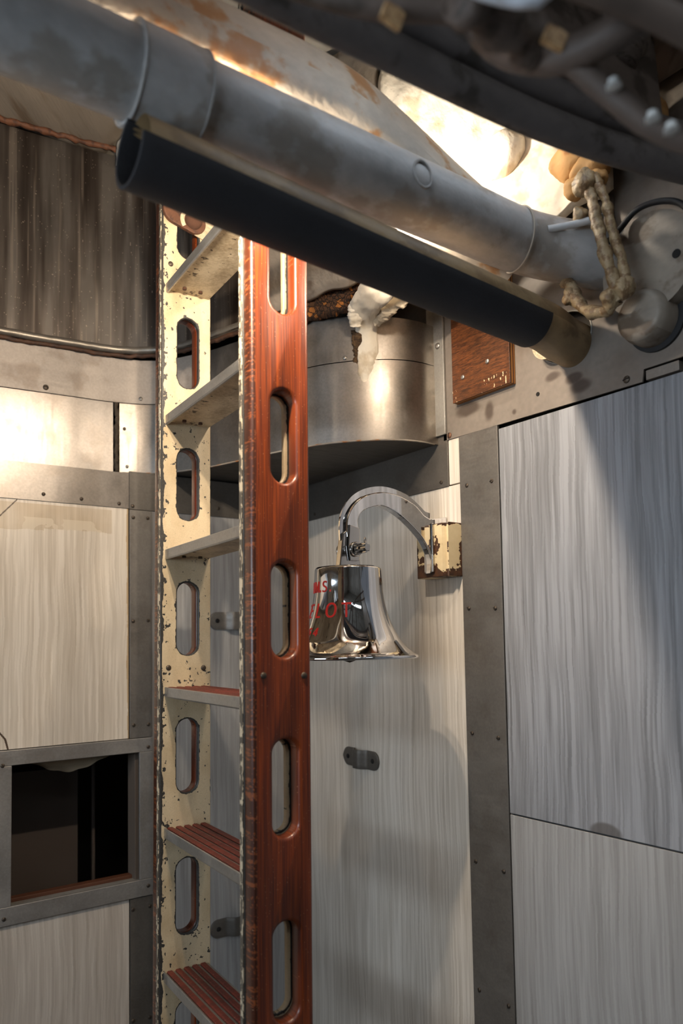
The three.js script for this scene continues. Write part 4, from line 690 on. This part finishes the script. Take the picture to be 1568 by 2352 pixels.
// unseen tube lights behind the viewer, placed to light the room
UNSEEN_TUBES.forEach(({ x, z, w, d, color, power }, i) => {
  const t = thing('unseen_tube_light', ['unseen tube light on the deckhead behind the viewer, placed to light the room', 'unseen tube light on the deckhead to the left of the viewer, placed to light the room'][i], 'lamp', [0, 0, 0]);
  mesh('housing', box(x - w / 2 - 0.03, x + w / 2 + 0.03, 2.70, 2.779, z - d / 2 - 0.03, z + d / 2 + 0.03, 0.01), steelDark, t);
  mesh('diffuser', box(x - w / 2, x + w / 2, 2.690, 2.70, z - d / 2, z + d / 2, 0.002), std({ color: 0x000000, emissive: new THREE.Color().setRGB(...color), emissiveIntensity: 6 }), t);
  areaLight(color, power, w, d, [x, 2.686, z], [x, 0, z - 0.0001]);
});

// ---------------------------------------------------------------- dark pipes and fittings overhead, nearest the lens
for (const [dy, dz, r, lab] of [[0, 0, 0.021, 'lower of the two dark pipes close overhead'], [0.043, 0.004, 0.020, 'upper of the two dark pipes close overhead']])
  tag(mesh('overhead_pipe', tube([[-1.55, 2.232 + dy, -0.665 + dz], [-0.2, 2.232 + dy, -0.663 + dz], [0.384, 2.23 + dy, -0.657 + dz], [0.527, 2.23 + dy, -0.648 + dz], [0.656, 2.23 + dy, -0.64 + dz], [0.78, 2.23 + dy, -0.63 + dz], [0.916, 2.23 + dy, -0.608 + dz], [1.043, 2.23 + dy, -0.576 + dz], [1.145, 2.228 + dy, -0.545 + dz]], r, 120, 24), darkPaint), lab, 'pipe', 'dark overhead pipes');
{
  const t = thing('overhead_casing', 'dark dirty machinery casing above the overhead pipes', 'casing', [0, 0, 0]);
  mesh('shell', lumpy(joined(new RoundedBoxGeometry(1.05, 0.16, 0.30, 8, 0.03).translate(0.62, 2.52, -0.67)), 0.02, 9, 4), clutterPaint, t);
  mesh('apron', lumpy(joined(new RoundedBoxGeometry(0.70, 0.14, 0.05, 8, 0.012).translate(0.69, 2.372, -0.625)), 0.012, 16, 6), clutterPaint, t);
  for (const [x, z, r] of [[0.45, -0.66, 0.035], [0.62, -0.63, 0.045], [0.80, -0.70, 0.03], [0.95, -0.62, 0.05]]) mesh('boss', new THREE.LatheGeometry([V2(0.0001, -0.05), V2(r * 0.6, -0.05), V2(r * 0.75, -0.03), V2(r, -0.02), V2(r, 0.03)], 20)  .translate(x, 2.415, z), clutterPaint, t);
}
{
  const t = thing('overhead_valve', 'brown grey valve body with a hand wheel close overhead', 'valve', [0.488, 2.083, -0.427]);
  mesh('body', new THREE.LatheGeometry([V2(0.0001, -0.05), V2(0.02, -0.05), V2(0.023, -0.036), V2(0.015, -0.025), V2(0.024, 0), V2(0.015, 0.025), V2(0.023, 0.036), V2(0.02, 0.05), V2(0.0001, 0.05)], 32).rotateZ(Math.PI / 2), clutterPaint, t);
  mesh('stem', cyl(0.006, 0.006, 0.07, 16).translate(0, 0.04, 0), clutterPaint, t);
  const w = mesh('hand_wheel', new THREE.TorusGeometry(0.032, 0.005, 12, 40).rotateX(Math.PI / 2).translate(0, 0.07, 0), clutterPaint, t);
  for (let k = 0; k < 3; k++) mesh('spoke', alongX(cyl(0.004, 0.004, 0.064, 10)).rotateY(k * Math.PI / 3).translate(0, 0.07, 0), clutterPaint, w);
}
for (const [pts, r, lab] of [
  [[[0.575, 2.47, -0.585], [0.57, 2.30, -0.57], [0.556, 2.16, -0.51], [0.545, 2.088, -0.445], [0.547, 2.062, -0.40], [0.556, 2.060, -0.362], [0.578, 2.076, -0.318], [0.60, 2.10, -0.26], [0.63, 2.3, -0.20], [0.64, 2.79, -0.18]], 0.0145, 'bent brown grey pipe slanting up to the upper right corner'],
  [[[0.38, 2.5, -0.55], [0.42, 2.2, -0.42], [0.46, 2.09, -0.38], [0.493, 2.065, -0.35], [0.553, 2.052, -0.325], [0.62, 2.03, -0.30], [0.8, 2.0, -0.28], [1.149, 1.95, -0.26]], 0.013, 'thin brown grey pipe crossing the slanting pipe in the upper right corner'],
  [[[-0.4, 2.22, -0.80], [0.3, 2.145, -0.57], [0.405, 2.108, -0.500], [0.468, 2.104, -0.458], [0.53, 2.076, -0.415], [0.575, 2.036, -0.388], [0.616, 1.994, -0.358], [0.75, 1.95, -0.26], [1.149, 1.90, -0.12]], 0.0105, 'thin dark pipe with cream brackets above the two overhead pipes']])
  tag(mesh('bent_pipe', tube(pts, r, 60, 18), clutterPaint), lab, 'pipe');
tag(mesh('highlight_pipe', tube([[0.34, 2.46, -0.56], [0.36, 2.25, -0.50], [0.395, 2.095, -0.425], [0.432, 2.060, -0.394], [0.446, 2.055, -0.384], [0.466, 2.052, -0.368], [0.479, 2.08, -0.352], [0.482, 2.25, -0.342], [0.482, 2.79, -0.335]], 0.008, 90, 16), tint(greyPipe, 1.5, 1.65, 1.85)), 'pipe at the top edge with its pale blue highlight painted in', 'pipe');  // pale blue tint paints in the highlight on this pipe
const tagMat = tint(ropePaint, 1.5, 1.35, 1.2);
for (const [x, y, z, ry, lab] of [[0.411, 2.089, -0.481, 0.4, 'leftmost of the three cream pipe brackets overhead'], [0.464, 2.093, -0.442, 0.7, 'middle of the three cream pipe brackets overhead'], [0.525, 2.067, -0.400, 0.2, 'rightmost of the three cream pipe brackets overhead']]) {
  const g = new THREE.ExtrudeGeometry(new THREE.Shape([V2(-0.011, -0.007), V2(0.011, -0.008), V2(0.012, 0.006), V2(0.004, 0.008), V2(-0.01, 0.007)]), { depth: 0.008, bevelEnabled: true, bevelSize: 0.0015, bevelThickness: 0.0015, bevelSegments: 2 }).translate(0, 0, -0.004);
  const m = tag(mesh('pipe_bracket', uvBox(g), tagMat), lab, 'bracket', 'cream overhead brackets'); m.position.set(x, y, z); m.rotation.set(0.2, -0.6 + ry, -0.2); m.scale.setScalar(0.8);
}
for (const [x, y, z, lab] of [[0.568, 2.028, -0.372, 'single bolt overhead with its highlight painted white, left of the pair'], [0.596, 1.999, -0.354, 'upper bolt of the pair at the right edge, highlight painted white'], [0.609, 1.989, -0.345, 'lower bolt of the pair at the right edge, highlight painted white']])
  tag(mesh('bolt_highlight', new THREE.LatheGeometry([V2(0.0001, 0.0035), V2(0.0035, 0.0035), V2(0.005, 0.002), V2(0.005, -0.003), V2(0.0072, -0.0032), V2(0.0072, -0.0045), V2(0.0001, -0.0045)], 6).translate(x, y, z), std({ color: C(214, 216, 214), roughness: 0.35 })), lab, 'nut');  // white colour paints the blurred highlights on these bolts

renderer.render(scene, camera);
